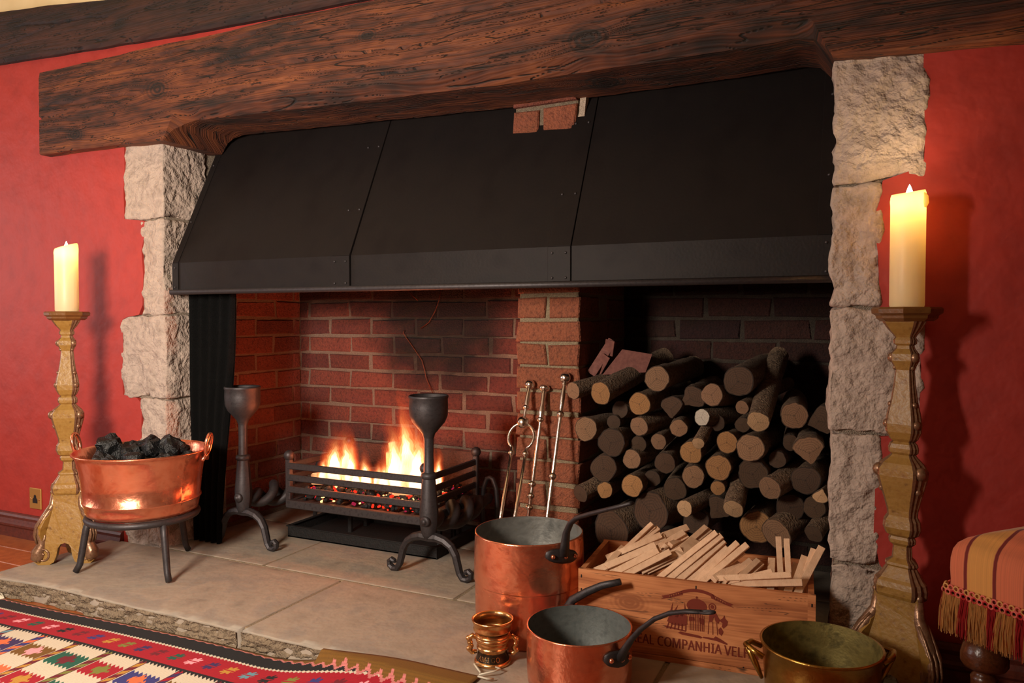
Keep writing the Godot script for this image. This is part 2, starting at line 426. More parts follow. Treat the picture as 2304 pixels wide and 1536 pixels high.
const STICKS := [[-0.545,0.283,-0.044,-0.603,0.221,0.006,0.010],[-0.532,0.268,-0.060,-0.579,0.228,-0.010,0.012],[-0.518,0.257,-0.035,-0.605,0.217,0.015,0.014],[-0.501,0.256,-0.073,-0.532,0.236,-0.023,0.013],[-0.467,0.263,-0.114,-0.502,0.254,-0.069,0.016],[-0.462,0.266,-0.056,-0.519,0.231,-0.006,0.014],[-0.462,0.246,-0.087,-0.477,0.244,-0.037,0.013],[-0.509,0.254,0.052,-0.645,0.187,0.102,0.015],[-0.502,0.243,0.056,-0.596,0.190,0.106,0.015],[-0.470,0.244,0.058,-0.560,0.193,0.108,0.014],[-0.450,0.240,0.021,-0.514,0.207,0.071,0.018],[-0.433,0.244,-0.049,-0.446,0.234,0.001,0.025],[-0.414,0.274,-0.100,-0.439,0.252,-0.050,0.013],[-0.355,0.309,0.064,-0.477,0.199,0.114,0.012],[-0.343,0.302,0.066,-0.450,0.201,0.116,0.013],[-0.338,0.289,0.068,-0.424,0.203,0.118,0.014],[-0.334,0.274,0.066,-0.405,0.202,0.116,0.014],[-0.306,0.285,0.064,-0.385,0.205,0.114,0.012],[-0.283,0.284,0.063,-0.370,0.204,0.113,0.013],[-0.307,0.234,0.046,-0.339,0.216,0.096,0.015],[-0.278,0.242,0.039,-0.311,0.220,0.089,0.013],[-0.261,0.245,0.037,-0.287,0.223,0.087,0.012],[-0.221,0.241,0.093,-0.320,0.205,0.108,0.010],[-0.179,0.239,0.096,-0.349,0.210,0.111,0.012],[-0.155,0.222,0.092,-0.313,0.201,0.107,0.014],[-0.221,0.293,-0.019,-0.211,0.217,0.021,0.012],[-0.202,0.290,-0.020,-0.193,0.222,0.020,0.012],[-0.236,0.234,-0.017,-0.232,0.220,0.023,0.015],[-0.178,0.228,-0.021,-0.184,0.207,0.019,0.016],[-0.159,0.250,-0.022,-0.172,0.206,0.018,0.017],[-0.139,0.272,-0.023,-0.160,0.200,0.017,0.014],[-0.122,0.278,-0.025,-0.145,0.232,0.015,0.015],[-0.613,0.220,-0.005,-0.619,0.210,0.035,0.014],[-0.513,0.200,0.075,-0.539,0.193,0.115,0.015],[-0.541,0.274,-0.053,-0.598,0.214,-0.003,0.010],[-0.542,0.257,-0.067,-0.590,0.219,-0.017,0.012],[-0.510,0.249,-0.046,-0.596,0.212,0.004,0.014],[-0.496,0.245,-0.081,-0.526,0.229,-0.031,0.013],[-0.477,0.254,-0.113,-0.515,0.246,-0.077,0.016],[-0.456,0.257,-0.065,-0.512,0.224,-0.015,0.014],[-0.470,0.236,-0.096,-0.485,0.237,-0.046,0.013],[-0.500,0.246,0.041,-0.634,0.181,0.091,0.015],[-0.494,0.234,0.047,-0.587,0.184,0.097,0.015],[-0.480,0.234,0.049,-0.572,0.185,0.099,0.015],[-0.444,0.231,0.012,-0.508,0.201,0.062,0.018],[-0.445,0.232,-0.056,-0.460,0.226,-0.006,0.025],[-0.406,0.265,-0.110,-0.430,0.246,-0.060,0.013],[-0.349,0.298,0.056,-0.470,0.191,0.106,0.012],[-0.338,0.288,0.053,-0.445,0.191,0.103,0.013],[-0.334,0.274,0.051,-0.421,0.191,0.101,0.014],[-0.344,0.258,0.051,-0.416,0.190,0.101,0.014],[-0.301,0.270,0.047,-0.380,0.194,0.097,0.012],[-0.294,0.266,0.048,-0.383,0.190,0.098,0.013],[-0.302,0.225,0.036,-0.333,0.210,0.086,0.015],[-0.271,0.234,0.029,-0.304,0.215,0.079,0.013],[-0.254,0.236,0.028,-0.279,0.217,0.078,0.012]]

# ---------------------------------------------------------------- the place

func soot_and_shade(p: Vector3) -> float:   # smoke stain left above the fire, ragged at its edge; hood shade painted higher up
	var dx := (p.x + 1.62 + 0.1 * (p.y - 0.7)) / (0.24 + 0.20 * smoothstep(0.5, 1.0, p.y))
	var up := smoothstep(0.42, 0.68, p.y + 0.10 * noise.get_noise_2d(p.x * 900.0, p.y * 900.0))
	var s := up * (1.0 - smoothstep(0.45, 1.25, absf(dx) + 0.35 * noise.get_noise_2d(p.x * 500.0 + 70.0, p.y * 500.0)))
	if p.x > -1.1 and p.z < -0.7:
		s = maxf(s, 0.85)  # log recess wall evenly darkened
	s = maxf(s, smoothstep(0.80, 0.92, p.y + 0.06 * noise.get_noise_2d(p.x * 700.0 + 9.0, p.y * 700.0)) * 0.8)  # shade under the hood, painted in as a dark band along the top
	return clampf(s + 0.12 * noise.get_noise_2d(p.x * 2500.0, p.y * 2500.0) * signf(s), 0.0, 1.0)

func brick(parent, o: Vector3, ux: Vector3, nz: Vector3, l: float, h: float, depth: float, tint: Color, soot_shaded := true):   # o: lower left corner of its face
	var s := Shape.new()
	var nu := maxi(2, int(l / 0.045))
	var nv := 2
	var jit := []
	for k in 4:
		jit.append(Vector2(rng.randf_range(-0.005, 0.005), rng.randf_range(-0.004, 0.004)))
	var at := func(u: float, v: float, inset: float, d: float):
		var q: Vector2 = jit[0].lerp(jit[1], u).lerp(jit[3].lerp(jit[2], u), v)
		return o + ux * (inset + u * (l - 2 * inset) + q.x) + Vector3.UP * (inset + v * (h - 2 * inset) + q.y) + nz * d
	var shade := func(p: Vector3):
		var g := 1.0 + 0.22 * noise.get_noise_3d(p.x * 900.0, p.y * 900.0, p.z * 900.0)
		var k := soot_and_shade(p) if soot_shaded else 0.0
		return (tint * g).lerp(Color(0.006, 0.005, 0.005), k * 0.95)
	var front := func(u: float, v: float):
		return at.call(u, v, 0.004, 0.0015 * noise.get_noise_3d(u * 90.0 + o.x * 999.0, v * 40.0 + o.y * 999.0, o.z * 100.0))
	s.grid(nu, nv, front, false, shade)
	var loop := []
	for i in nu:
		loop.append(Vector2(float(i) / nu, 0))
	for j in nv:
		loop.append(Vector2(1, float(j) / nv))
	for i in nu:
		loop.append(Vector2(1.0 - float(i) / nu, 1))
	for j in nv:
		loop.append(Vector2(0, 1.0 - float(j) / nv))
	for k in loop.size():
		var a: Vector2 = loop[k]
		var b: Vector2 = loop[(k + 1) % loop.size()]
		s.col = shade.call(at.call(a.x, a.y, 0.0, 0.0))
		s.quad(at.call(a.x, a.y, 0.0, -0.005), at.call(b.x, b.y, 0.0, -0.005), front.call(b.x, b.y), front.call(a.x, a.y))
		s.quad(at.call(a.x, a.y, 0.0, -depth), at.call(b.x, b.y, 0.0, -depth), at.call(b.x, b.y, 0.0, -0.005), at.call(a.x, a.y, 0.0, -0.005))
	return part(s, "brick", M.brick, parent)

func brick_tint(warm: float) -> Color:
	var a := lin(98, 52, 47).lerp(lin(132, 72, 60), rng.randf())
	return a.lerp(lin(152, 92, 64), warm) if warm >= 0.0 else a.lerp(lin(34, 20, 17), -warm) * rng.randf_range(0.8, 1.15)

func brick_face(parent, o: Vector3, ux: Vector3, nz: Vector3, width: float, y0: float, y1: float, shift: float, warm: float, soot_shaded := true):
	var row := 0
	var y := y0
	while y + 0.03 < y1:
		var x := -(0.1125 if row % 2 else 0.0) - shift + rng.randf_range(-0.008, 0.008)
		var h := minf(0.065, y1 - y)
		while x < width - 0.02:
			var l := 0.215 + rng.randf_range(-0.006, 0.004)
			var a := maxf(x, 0.0)
			var b := minf(x + l, width)
			if b - a > 0.025:
				brick(parent, o + ux * a + Vector3.UP * y + nz * rng.randf_range(-0.0015, 0.0025), ux, nz, b - a, h, 0.012, brick_tint(warm), soot_shaded)
			x += l + 0.011
		y += 0.075
		row += 1

func mortar_sheet(s: Shape, o: Vector3, ux: Vector3, nz: Vector3, w: float, h: float, tone: Color, soot_shaded: bool):
	s.grid(int(w / 0.02), int(h / 0.02), func(u: float, v: float):
		var p := o + ux * (u * w) + Vector3.UP * (v * h)
		return p + nz * (0.004 * noise.get_noise_3d(p.x * 2200.0, p.y * 2200.0, p.z * 2200.0)), false,
		func(p: Vector3): return tone.lerp(Color(0.008, 0.007, 0.007), 0.9 * soot_and_shade(p) if soot_shaded else 0.0))

func stone(parent, lo: Vector3, hi: Vector3, sd: float, amp := 0.012):
	var s := Shape.new(true)
	var size := hi - lo
	var n := Vector3i(maxi(6, int(size.x / 0.011)), maxi(6, int(size.y / 0.011)), maxi(4, int(size.z / 0.02)))
	s.rbox(Transform3D(Basis(), (lo + hi) / 2.0), size, 0.008, n, func(q: Vector3, d: Vector3):
		var w := q + Vector3.ONE * sd
		return q + d * (amp * noise.get_noise_3dv(w * 900.0) + amp * 0.9 * rough.get_noise_3dv(w * 700.0) - amp * 0.15))
	return part(s, "stone", M.limestone, parent)

func setting():
	# chimney wall: red plaster left and right of the stone jambs and above the beam; its edges follow the stones
	var left := PackedVector2Array([Vector2(-4.8, -0.06), Vector2(-2.53, -0.06), Vector2(-2.535, 0.06), Vector2(-2.515, 0.16), Vector2(-2.46, 0.20), Vector2(-2.448, 0.30), Vector2(-2.452, 0.42), Vector2(-2.445, 0.515), Vector2(-2.47, 0.538), Vector2(-2.545, 0.547), Vector2(-2.549, 0.62), Vector2(-2.543, 0.73), Vector2(-2.545, 0.826), Vector2(-2.52, 0.836), Vector2(-2.455, 0.845), Vector2(-2.435, 0.88), Vector2(-2.43, 0.99), Vector2(-2.437, 1.08), Vector2(-2.422, 1.13), Vector2(-2.42, 1.186), Vector2(-2.47, 1.192), Vector2(-2.525, 1.198), Vector2(-2.528, 1.30), Vector2(-2.52, 1.38), Vector2(-2.522, 1.50), Vector2(-2.522, 1.55), Vector2(-4.8, 1.55)])
	var s := Shape.new()
	s.prism(left, -0.3, 0.0)
	var right := PackedVector2Array([Vector2(2.4, -0.06), Vector2(2.4, 1.55), Vector2(0.08, 1.55), Vector2(0.079, 1.36), Vector2(0.085, 1.24), Vector2(0.083, 1.185), Vector2(0.06, 1.165), Vector2(0.0, 1.146), Vector2(-0.006, 1.10), Vector2(-0.018, 1.06), Vector2(-0.008, 0.98), Vector2(-0.004, 0.90), Vector2(-0.003, 0.86), Vector2(0.03, 0.815), Vector2(0.075, 0.80), Vector2(0.084, 0.72), Vector2(0.081, 0.60), Vector2(0.06, 0.565), Vector2(0.0, 0.558), Vector2(-0.01, 0.52), Vector2(-0.007, 0.42), Vector2(-0.009, 0.33), Vector2(0.004, 0.262), Vector2(0.02, 0.24), Vector2(0.045, 0.225), Vector2(0.05, 0.1), Vector2(0.06, -0.06)])
	s.prism(right, -0.3, 0.0)
	s.prism(PackedVector2Array([Vector2(-4.8, 1.55), Vector2(2.4, 1.55), Vector2(2.4, 1.9), Vector2(-4.8, 1.9)]), -0.3, 0.0)
	struct(s, "wall_back", M.red_plaster)
	s = Shape.new()
	s.prism(PackedVector2Array([Vector2(-4.8, 1.9), Vector2(2.4, 1.9), Vector2(2.4, 2.4), Vector2(-4.8, 2.4)]), -0.3, 0.0)
	struct(s, "trim_1", M.cream_plaster)
	s = Shape.new()
	s.box(Transform3D(Basis(), Vector3(-1.2, 2.34, 2.2)), Vector3(7.2, 0.1, 4.6))
	struct(s, "ceiling", M.cream_plaster)
	s = Shape.new()
	var wz := Vector2(0.70, 1.90)
	var wy := Vector2(0.60, 1.70)
	for b in [[-0.11, wy.x, -0.1, 4.5], [wy.y, 2.39, -0.1, 4.5], [wy.x, wy.y, -0.1, wz.x], [wy.x, wy.y, wz.y, 4.5]]:
		s.box(Transform3D(Basis(), Vector3(-4.85, (b[0] + b[1]) / 2, (b[2] + b[3]) / 2)), Vector3(0.1, b[1] - b[0], b[3] - b[2]), 0.0005)
	struct(s, "wall_left", M.red_plaster)
	# cottage window of three lights beside the fireplace, out of the picture; daylight enters here
	s = Shape.new()
	for k in 4:
		s.box(Transform3D(Basis(), Vector3(-4.85, (wy.x + wy.y) / 2, lerpf(wz.x + 0.02, wz.y - 0.02, k / 3.0))), Vector3(0.06, wy.y - wy.x, 0.04), 0.003)
	for y in [wy.x + 0.02, wy.y - 0.02]:
		s.box(Transform3D(Basis(), Vector3(-4.85, y, (wz.x + wz.y) / 2)), Vector3(0.06, 0.04, wz.y - wz.x), 0.003)
	var win = struct(s, "window_1", M.white_paint)
	for k in 3:
		s = Shape.new()
		s.box(Transform3D(Basis(), Vector3(-4.86, (wy.x + wy.y) / 2, lerpf(wz.x + 0.02, wz.y - 0.02, (k + 0.5) / 3.0))), Vector3(0.004, wy.y - wy.x - 0.08, 0.34), 0.0005)
		part(s, "pane", M.window_glass, win)
	var day := AreaLight3D.new()
	day.name = "daylight"
	day.area_size = Vector2(wz.y - wz.x - 0.08, wy.y - wy.x - 0.08)
	day.light_color = srgb(246, 240, 236)
	day.light_energy = 2.2
	day.area_range = 12.0
	day.area_attenuation = 2.0
	day.shadow_enabled = true
	add_child(day)
	day.transform = Transform3D(Basis(Vector3.UP, -PI / 2), Vector3(-4.795, (wy.x + wy.y) / 2, (wz.x + wz.y) / 2))
	s = Shape.new()
	s.box(Transform3D(Basis(), Vector3(2.45, 1.14, 2.2)), Vector3(0.1, 2.5, 4.6))
	struct(s, "wall_right", M.cream_plaster)
	s = Shape.new()
	s.box(Transform3D(Basis(), Vector3(-1.2, 1.14, 4.55)), Vector3(7.4, 2.5, 0.1))
	struct(s, "wall_front", M.cream_plaster)
	# floor: boards on a base
	s = Shape.new()
	s.box(Transform3D(Basis(), Vector3(-1.2, -0.13, 1.9)), Vector3(7.3, 0.1, 5.3))
	s.col = lin(120, 90, 60)
	var floor = struct(s, "floor", M.floor_wood)
	for r in 16:
		var x := -4.75 + rng.randf_range(-0.9, 0.0)
		while x < 2.3:
			var l := rng.randf_range(1.1, 1.9)
			var a := maxf(x, -4.75)
			var b := minf(x + l, 2.35)
			if b - a > 0.1:
				s = Shape.new()
				s.col = Color.WHITE * rng.randf_range(0.72, 1.05)
				s.box(Transform3D(Basis(), Vector3((a + b) / 2, -0.069, 0.06 + r * 0.122)), Vector3(b - a - 0.003, 0.019, 0.119), 0.002)
				part(s, "plank", M.floor_wood, floor)
			x += l
	# skirting boards, moulded
	for side in [["baseboard_left", -4.75, -2.552, 0.035], ["baseboard_right", 0.10, 2.35, 0.105]]:
		var t: float = side[3]
		var prof := PackedVector2Array([Vector2(-0.004, -0.06), Vector2(0.022, -0.06), Vector2(0.022, t - 0.055), Vector2(0.027, t - 0.048), Vector2(0.027, t - 0.040), Vector2(0.020, t - 0.034), Vector2(0.016, t - 0.022), Vector2(0.017, t - 0.012), Vector2(0.012, t - 0.004), Vector2(0.006, t), Vector2(-0.004, t)])
		s = Shape.new()
		s.prism(prof, 0.0, side[2] - side[1], Transform3D(Basis(Vector3(0, 0, 1), Vector3.UP, Vector3(-1, 0, 0)), Vector3(side[2], 0, 0)))
		struct(s, side[0], M.mahogany)
	# hearth of flagstones
	var h = thing("stone_hearth", "raised hearth of large worn grey-brown flagstones", "hearth")
	s = Shape.new()
	s.col = lin(165, 150, 126)
	s.box(Transform3D(Basis(), Vector3(-1.23, -0.030, 0.215)), Vector3(2.72, 0.0545, 0.41), 0.004)
	s.box(Transform3D(Basis(), Vector3(-1.22, -0.030, -0.37)), Vector3(2.22, 0.0545, 0.75), 0.004)
	part(s, "bedding_mortar", M.mortar, h)
	var slabs := [[-2.605, -1.54, 0.008, 0.445], [-1.53, -0.46, 0.006, 0.44], [-0.45, 0.14, 0.006, 0.44], [-2.34, -1.876, -0.45, -0.004], [-1.866, -1.135, -0.45, -0.004], [-1.125, -0.52, -0.45, -0.004], [-0.51, -0.10, -0.45, -0.004], [-2.34, -1.5, -0.745, -0.46], [-1.49, -0.8, -0.745, -0.46], [-0.79, -0.1, -0.745, -0.46], [-2.605, -2.35, -0.02, 0.0]]
	for k in slabs.size():
		var b: Array = slabs[k]
		if b[3] - b[2] < 0.1:
			continue
		s = Shape.new(true)
		var at := Vector3((b[0] + b[1]) / 2, -0.03, (b[2] + b[3]) / 2)
		var size := Vector3(b[1] - b[0], 0.06, b[3] - b[2])
		var front: bool = b[3] > 0.3
		s.rbox(Transform3D(Basis(), at), size, 0.004, Vector3i(int(size.x / 0.016), 8, int(size.z / 0.02)), func(q: Vector3, d: Vector3):
			var w: Vector3 = q + at
			var r := 0.0010 * noise.get_noise_2d(w.x * 250.0, w.z * 250.0)
			q.y += r * (1.0 if d.y > 0.1 else 0.3)
			if front and d.z > 0.1:
				q.z += 0.006 * noise.get_noise_2d(w.x * 160.0, 3.0) + 0.004 * rough.get_noise_3d(w.x * 900.0, w.y * 900.0, 2.0) + 0.012 * smoothstep(0.0, -0.05, w.y) * noise.get_noise_2d(w.x * 420.0, w.y * 900.0)
				if at.x < -2.0:
					q.z += 0.02 * smoothstep(-2.35, -2.6, w.x)
			return q)
		var slab = part(s, "flagstone", M.flagstone, h)
		if front:   # its rough split front edge
			s = Shape.new()
			s.grid(int(size.x / 0.012), 7, func(u: float, v: float):
				var w := Vector3(lerpf(b[0] + 0.002, b[1] - 0.002, u), lerpf(-0.058, -0.0035, v), b[3])
				w.z += 0.004 + 0.006 * noise.get_noise_2d(w.x * 160.0, 3.0) + (0.02 * smoothstep(-2.35, -2.6, w.x) if at.x < -2.0 else 0.0)
				w.z += (0.011 * rough.get_noise_2d(w.x * 700.0, w.y * 3500.0) + 0.007 * noise.get_noise_2d(w.x * 900.0, w.y * 2600.0)) * (0.25 if v > 0.99 else 1.0)
				return w)
			part(s, "hewn_edge", M.hewn_edge, slab)
	# brickwork
	var fb = thing("brick_fireback", "red brick back wall of the fireplace, smoke-stained above the fire", "brick wall")
	s = Shape.new(true)
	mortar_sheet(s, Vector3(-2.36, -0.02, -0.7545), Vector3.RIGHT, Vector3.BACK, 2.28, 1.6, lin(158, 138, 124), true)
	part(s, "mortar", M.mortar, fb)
	s = Shape.new()
	s.col = lin(60, 50, 46)
	s.box(Transform3D(Basis(), Vector3(-1.22, 0.85, -0.83)), Vector3(2.26, 1.8, 0.12))
	s.box(Transform3D(Basis(), Vector3(-1.22, 1.70, -0.60)), Vector3(2.26, 0.1, 0.56))  # unseen slab added over the smoke chamber to stop light leaking in
	part(s, "backing", M.mortar, fb)
	brick_face(fb, Vector3(-2.35, 0.012, -0.750), Vector3.RIGHT, Vector3.BACK, 1.31, 0.0, 1.12, 0.06, 0.0)
	brick_face(fb, Vector3(-0.84, 0.012, -0.750), Vector3.RIGHT, Vector3.BACK, 0.75, 0.0, 1.12, 0.03, -0.85, false)  # log recess bricks get a far darker tint
	var fl = thing("brick_side_wall", "red brick cheek of the fireplace beside the black chain curtain", "brick wall")
	s = Shape.new(true)
	mortar_sheet(s, Vector3(-2.3545, -0.02, -0.06), Vector3.FORWARD, Vector3.RIGHT, 0.70, 1.6, lin(150, 132, 116), false)
	part(s, "mortar", M.mortar, fl)
	s = Shape.new()
	s.col = lin(60, 50, 46)
	s.box(Transform3D(Basis(), Vector3(-2.42, 0.80, -0.45)), Vector3(0.12, 1.7, 0.72))
	part(s, "backing", M.mortar, fl)
	# the cheek faces +x: along it, right as seen from outside is towards the back wall
	brick_face(fl, Vector3(-2.350, 0.012, -0.06), Vector3.FORWARD, Vector3.RIGHT, 0.688, 0.0, 1.12, 0.02, 0.1, false)
	var fr = thing("brick_log_recess_wall", "brick cheek closing the log recess behind the stone jamb", "brick wall")
	s = Shape.new()
	s.col = lin(96, 52, 40)
	s.box(Transform3D(Basis(), Vector3(-0.03, 0.85, -0.53)), Vector3(0.11, 1.8, 0.50))
	part(s, "wall", M.mortar, fr)
	var pier = thing("brick_pier", "square pier of orange-red bricks between the fire and the log stack", "brick pier")
	s = Shape.new()
	s.col = lin(176, 158, 132)
	s.box(Transform3D(Basis(), Vector3(-0.9475, 0.75, -0.52)), Vector3(0.200, 1.52, 0.475), 0.004)
	part(s, "mortar", M.mortar, pier)
	for r in 15:
		var y := 0.012 + r * 0.0748
		if r % 2 == 0:
			brick(pier, Vector3(-1.055, y, -0.274), Vector3.RIGHT, Vector3.BACK, 0.215, 0.064, 0.1, brick_tint(0.75), false)
		else:
			brick(pier, Vector3(-1.055, y, -0.274), Vector3.RIGHT, Vector3.BACK, 0.102, 0.064, 0.1, brick_tint(0.75), false)
			brick(pier, Vector3(-0.942, y, -0.274), Vector3.RIGHT, Vector3.BACK, 0.102, 0.064, 0.1, brick_tint(0.75), false)
		for q in [[-0.388 if r % 2 == 0 else -0.30, 0.16], [-0.56, 0.18]]:
			brick(pier, Vector3(-0.84, y, q[0]), Vector3.FORWARD, Vector3.RIGHT, q[1], 0.064, 0.012, brick_tint(0.75), false)
	# brick corbel that comes out through the hood
	var co = thing("brick_corbel", "small brick corbel showing through a cut-out at the top of the hood", "corbel")
	s = Shape.new()
	s.col = lin(150, 134, 116)
	s.box(Transform3D(Basis(), Vector3(-0.925, 1.47, -0.27)), Vector3(0.205, 0.20, 0.12), 0.004)
	part(s, "mortar", M.mortar, co)
	brick(co, Vector3(-1.033, 1.395, -0.200), Vector3.RIGHT, Vector3.BACK, 0.088, 0.072, 0.09, brick_tint(0.6), false)
	brick(co, Vector3(-0.934, 1.395, -0.200), Vector3.RIGHT, Vector3.BACK, 0.108, 0.072, 0.09, brick_tint(0.6), false)
	brick(co, Vector3(-1.030, 1.480, -0.190), Vector3.RIGHT, Vector3.BACK, 0.205, 0.030, 0.10, brick_tint(0.2), false)
	brick(co, Vector3(-1.030, 1.515, -0.200), Vector3.RIGHT, Vector3.BACK, 0.205, 0.050, 0.10, brick_tint(0.2), false)
	s = Shape.new()
	s.col = lin(225, 205, 190)
	s.prism(PackedVector2Array([Vector2(-0.838, 1.392), Vector2(-0.806, 1.394), Vector2(-0.796, 1.50), Vector2(-0.815, 1.50), Vector2(-0.82, 1.44)]), -0.235, -0.212)
	part(s, "plaster_flake", M.mortar, co)
	# stone jambs
	var jl = thing("stone_jamb", "pale rough-hewn limestone jamb beside the copper coal tub", "stone jamb")
	s = Shape.new()
	s.col = lin(176, 160, 146)
	s.box(Transform3D(Basis(), Vector3(-2.450, 0.74, -0.156)), Vector3(0.232, 1.5, 0.284), 0.008)
	part(s, "mortar", M.mortar, jl)
	for b in [[-2.530, 1.190, -2.322, 1.475, 1.0], [-2.442, 0.846, -2.326, 1.187, 2.0], [-2.553, 0.541, -2.320, 0.843, 3.0], [-2.460, 0.206, -2.324, 0.538, 4.0], [-2.545, -0.05, -2.328, 0.202, 5.0]]:
		stone(jl, Vector3(b[0], b[1], -0.20), Vector3(b[2], b[3], 0.000), b[4])
	var jr = thing("stone_jamb", "pale rough-hewn limestone jamb beside the log stack", "stone jamb")
	s = Shape.new()
	s.col = lin(176, 160, 146)
	s.box(Transform3D(Basis(), Vector3(0.012, 0.74, -0.156)), Vector3(0.212, 1.5, 0.284), 0.008)
	part(s, "mortar", M.mortar, jr)
	for b in [[-0.106, 1.146, 0.089, 1.47, 11.0], [-0.108, 0.860, 0.0, 1.142, 12.0], [-0.110, 0.566, 0.088, 0.856, 13.0], [-0.107, 0.256, 0.003, 0.562, 14.0], [-0.104, -0.03, 0.062, 0.250, 15.0]]:
		stone(jr, Vector3(b[0], b[1], -0.20), Vector3(b[2], b[3], 0.002), b[4])

func timber(called: String, label: String, bottom: Array, top: Array, z_back: float, z_front: float, chamfer: float, m: Material, u0: float, ulen: float, vtop: float, vlen: float, sd: float, splits: Array):
	# a hewn beam: bottom and top are polylines (x, y) of its front face; the front is dressed with small waves and real splits
	var curve := func(line: Array, x: float):
		for k in line.size() - 1:
			if x <= line[k + 1].x:
				return lerpf(line[k].y, line[k + 1].y, (x - line[k].x) / maxf(line[k + 1].x - line[k].x, 1e-6))
		return line[-1].y
	var x0: float = bottom[0].x
	var x1: float = bottom[-1].x
	var cols := int((x1 - x0) / 0.011)
	var rows := 46
	var s := Shape.new(true)
	var pts := []
	var ring := 0
	for i in cols + 1:
		var x := lerpf(x0, x1, float(i) / cols)
		var yb: float = curve.call(bottom, x) + 0.0025 * noise.get_noise_2d(x * 500.0, sd)
		var yt: float = curve.call(top, x) + 0.006 * noise.get_noise_2d(x * 180.0, sd + 9.0)
		var cut := maxf(chamfer * smoothstep(-2.27, -2.20, x) * smoothstep(-0.11, -0.16, x), 0.004) if chamfer > 0.02 else chamfer   # only the arched middle is chamfered
		var row := [Vector3(x, yb, z_back)]
		for q in 3:
			row.append(Vector3(x, yb, lerpf(z_back, z_front - cut, (q + 1) / 3.0)))
		for j in rows + 1:
			var v := float(j) / rows
			var y := lerpf(yb + cut, yt, v)
			var z := z_front + 0.003 * noise.get_noise_2d(x * 130.0, y * 260.0 + sd) + 0.0018 * rough.get_noise_2d(x * 260.0, y * 2600.0)
			for sp in splits:
				if x > sp[0] and x < sp[1]:
					var t: float = (x - sp[0]) / (sp[1] - sp[0])
					var yy: float = lerpf(sp[2], sp[3], t) + 0.008 * noise.get_noise_2d(x * 420.0, sp[2] * 500.0)
					var wd: float = sp[4] * sin(PI * pow(t, 0.7))
					z -= 0.016 * clampf(1.0 - absf(y - yy) / maxf(wd, 0.0005), 0.0, 1.0)
			z -= 0.010 * smoothstep(0.022, 0.0, yt - y) * (0.6 + 0.8 * noise.get_noise_2d(x * 220.0, 33.0))
			row.append(Vector3(x, y, z))
		row.append(Vector3(x, yt, z_front - 0.03))
		row.append(Vector3(x, yt, z_back))
		ring = row.size()
		pts.append(row)
	var uv := func(p: Vector3):
		return Vector2((p.x - u0) / ulen, (vtop - p.y) / vlen + (p.z - z_front) * 1.2)
	for i in cols:
		for j in ring - 1:
			var a: Vector3 = pts[i][j]
			var b: Vector3 = pts[i + 1][j]
			var c: Vector3 = pts[i + 1][j + 1]
			var d: Vector3 = pts[i][j + 1]
			s.col = Color.WHITE
			s.st.set_smooth_group(1 if j < 3 else 2 if j == 3 else 0 if j < ring - 3 else 3)
			s.quad(a, b, c, d, uv.call(a), uv.call(b), uv.call(c), uv.call(d))
	for e in [[0, -1], [cols, 1]]:
		for j in range(1, ring - 1):
			var a: Vector3 = pts[e[0]][0]
			var b: Vector3 = pts[e[0]][j]
			var c: Vector3 = pts[e[0]][j + 1]
			if e[1] > 0:
				s.tri(a, c, b, uv.call(a), uv.call(c), uv.call(b))
			else:
				s.tri(a, b, c, uv.call(a), uv.call(b), uv.call(c))
	return tag(part(s, called, m), label, "beam")

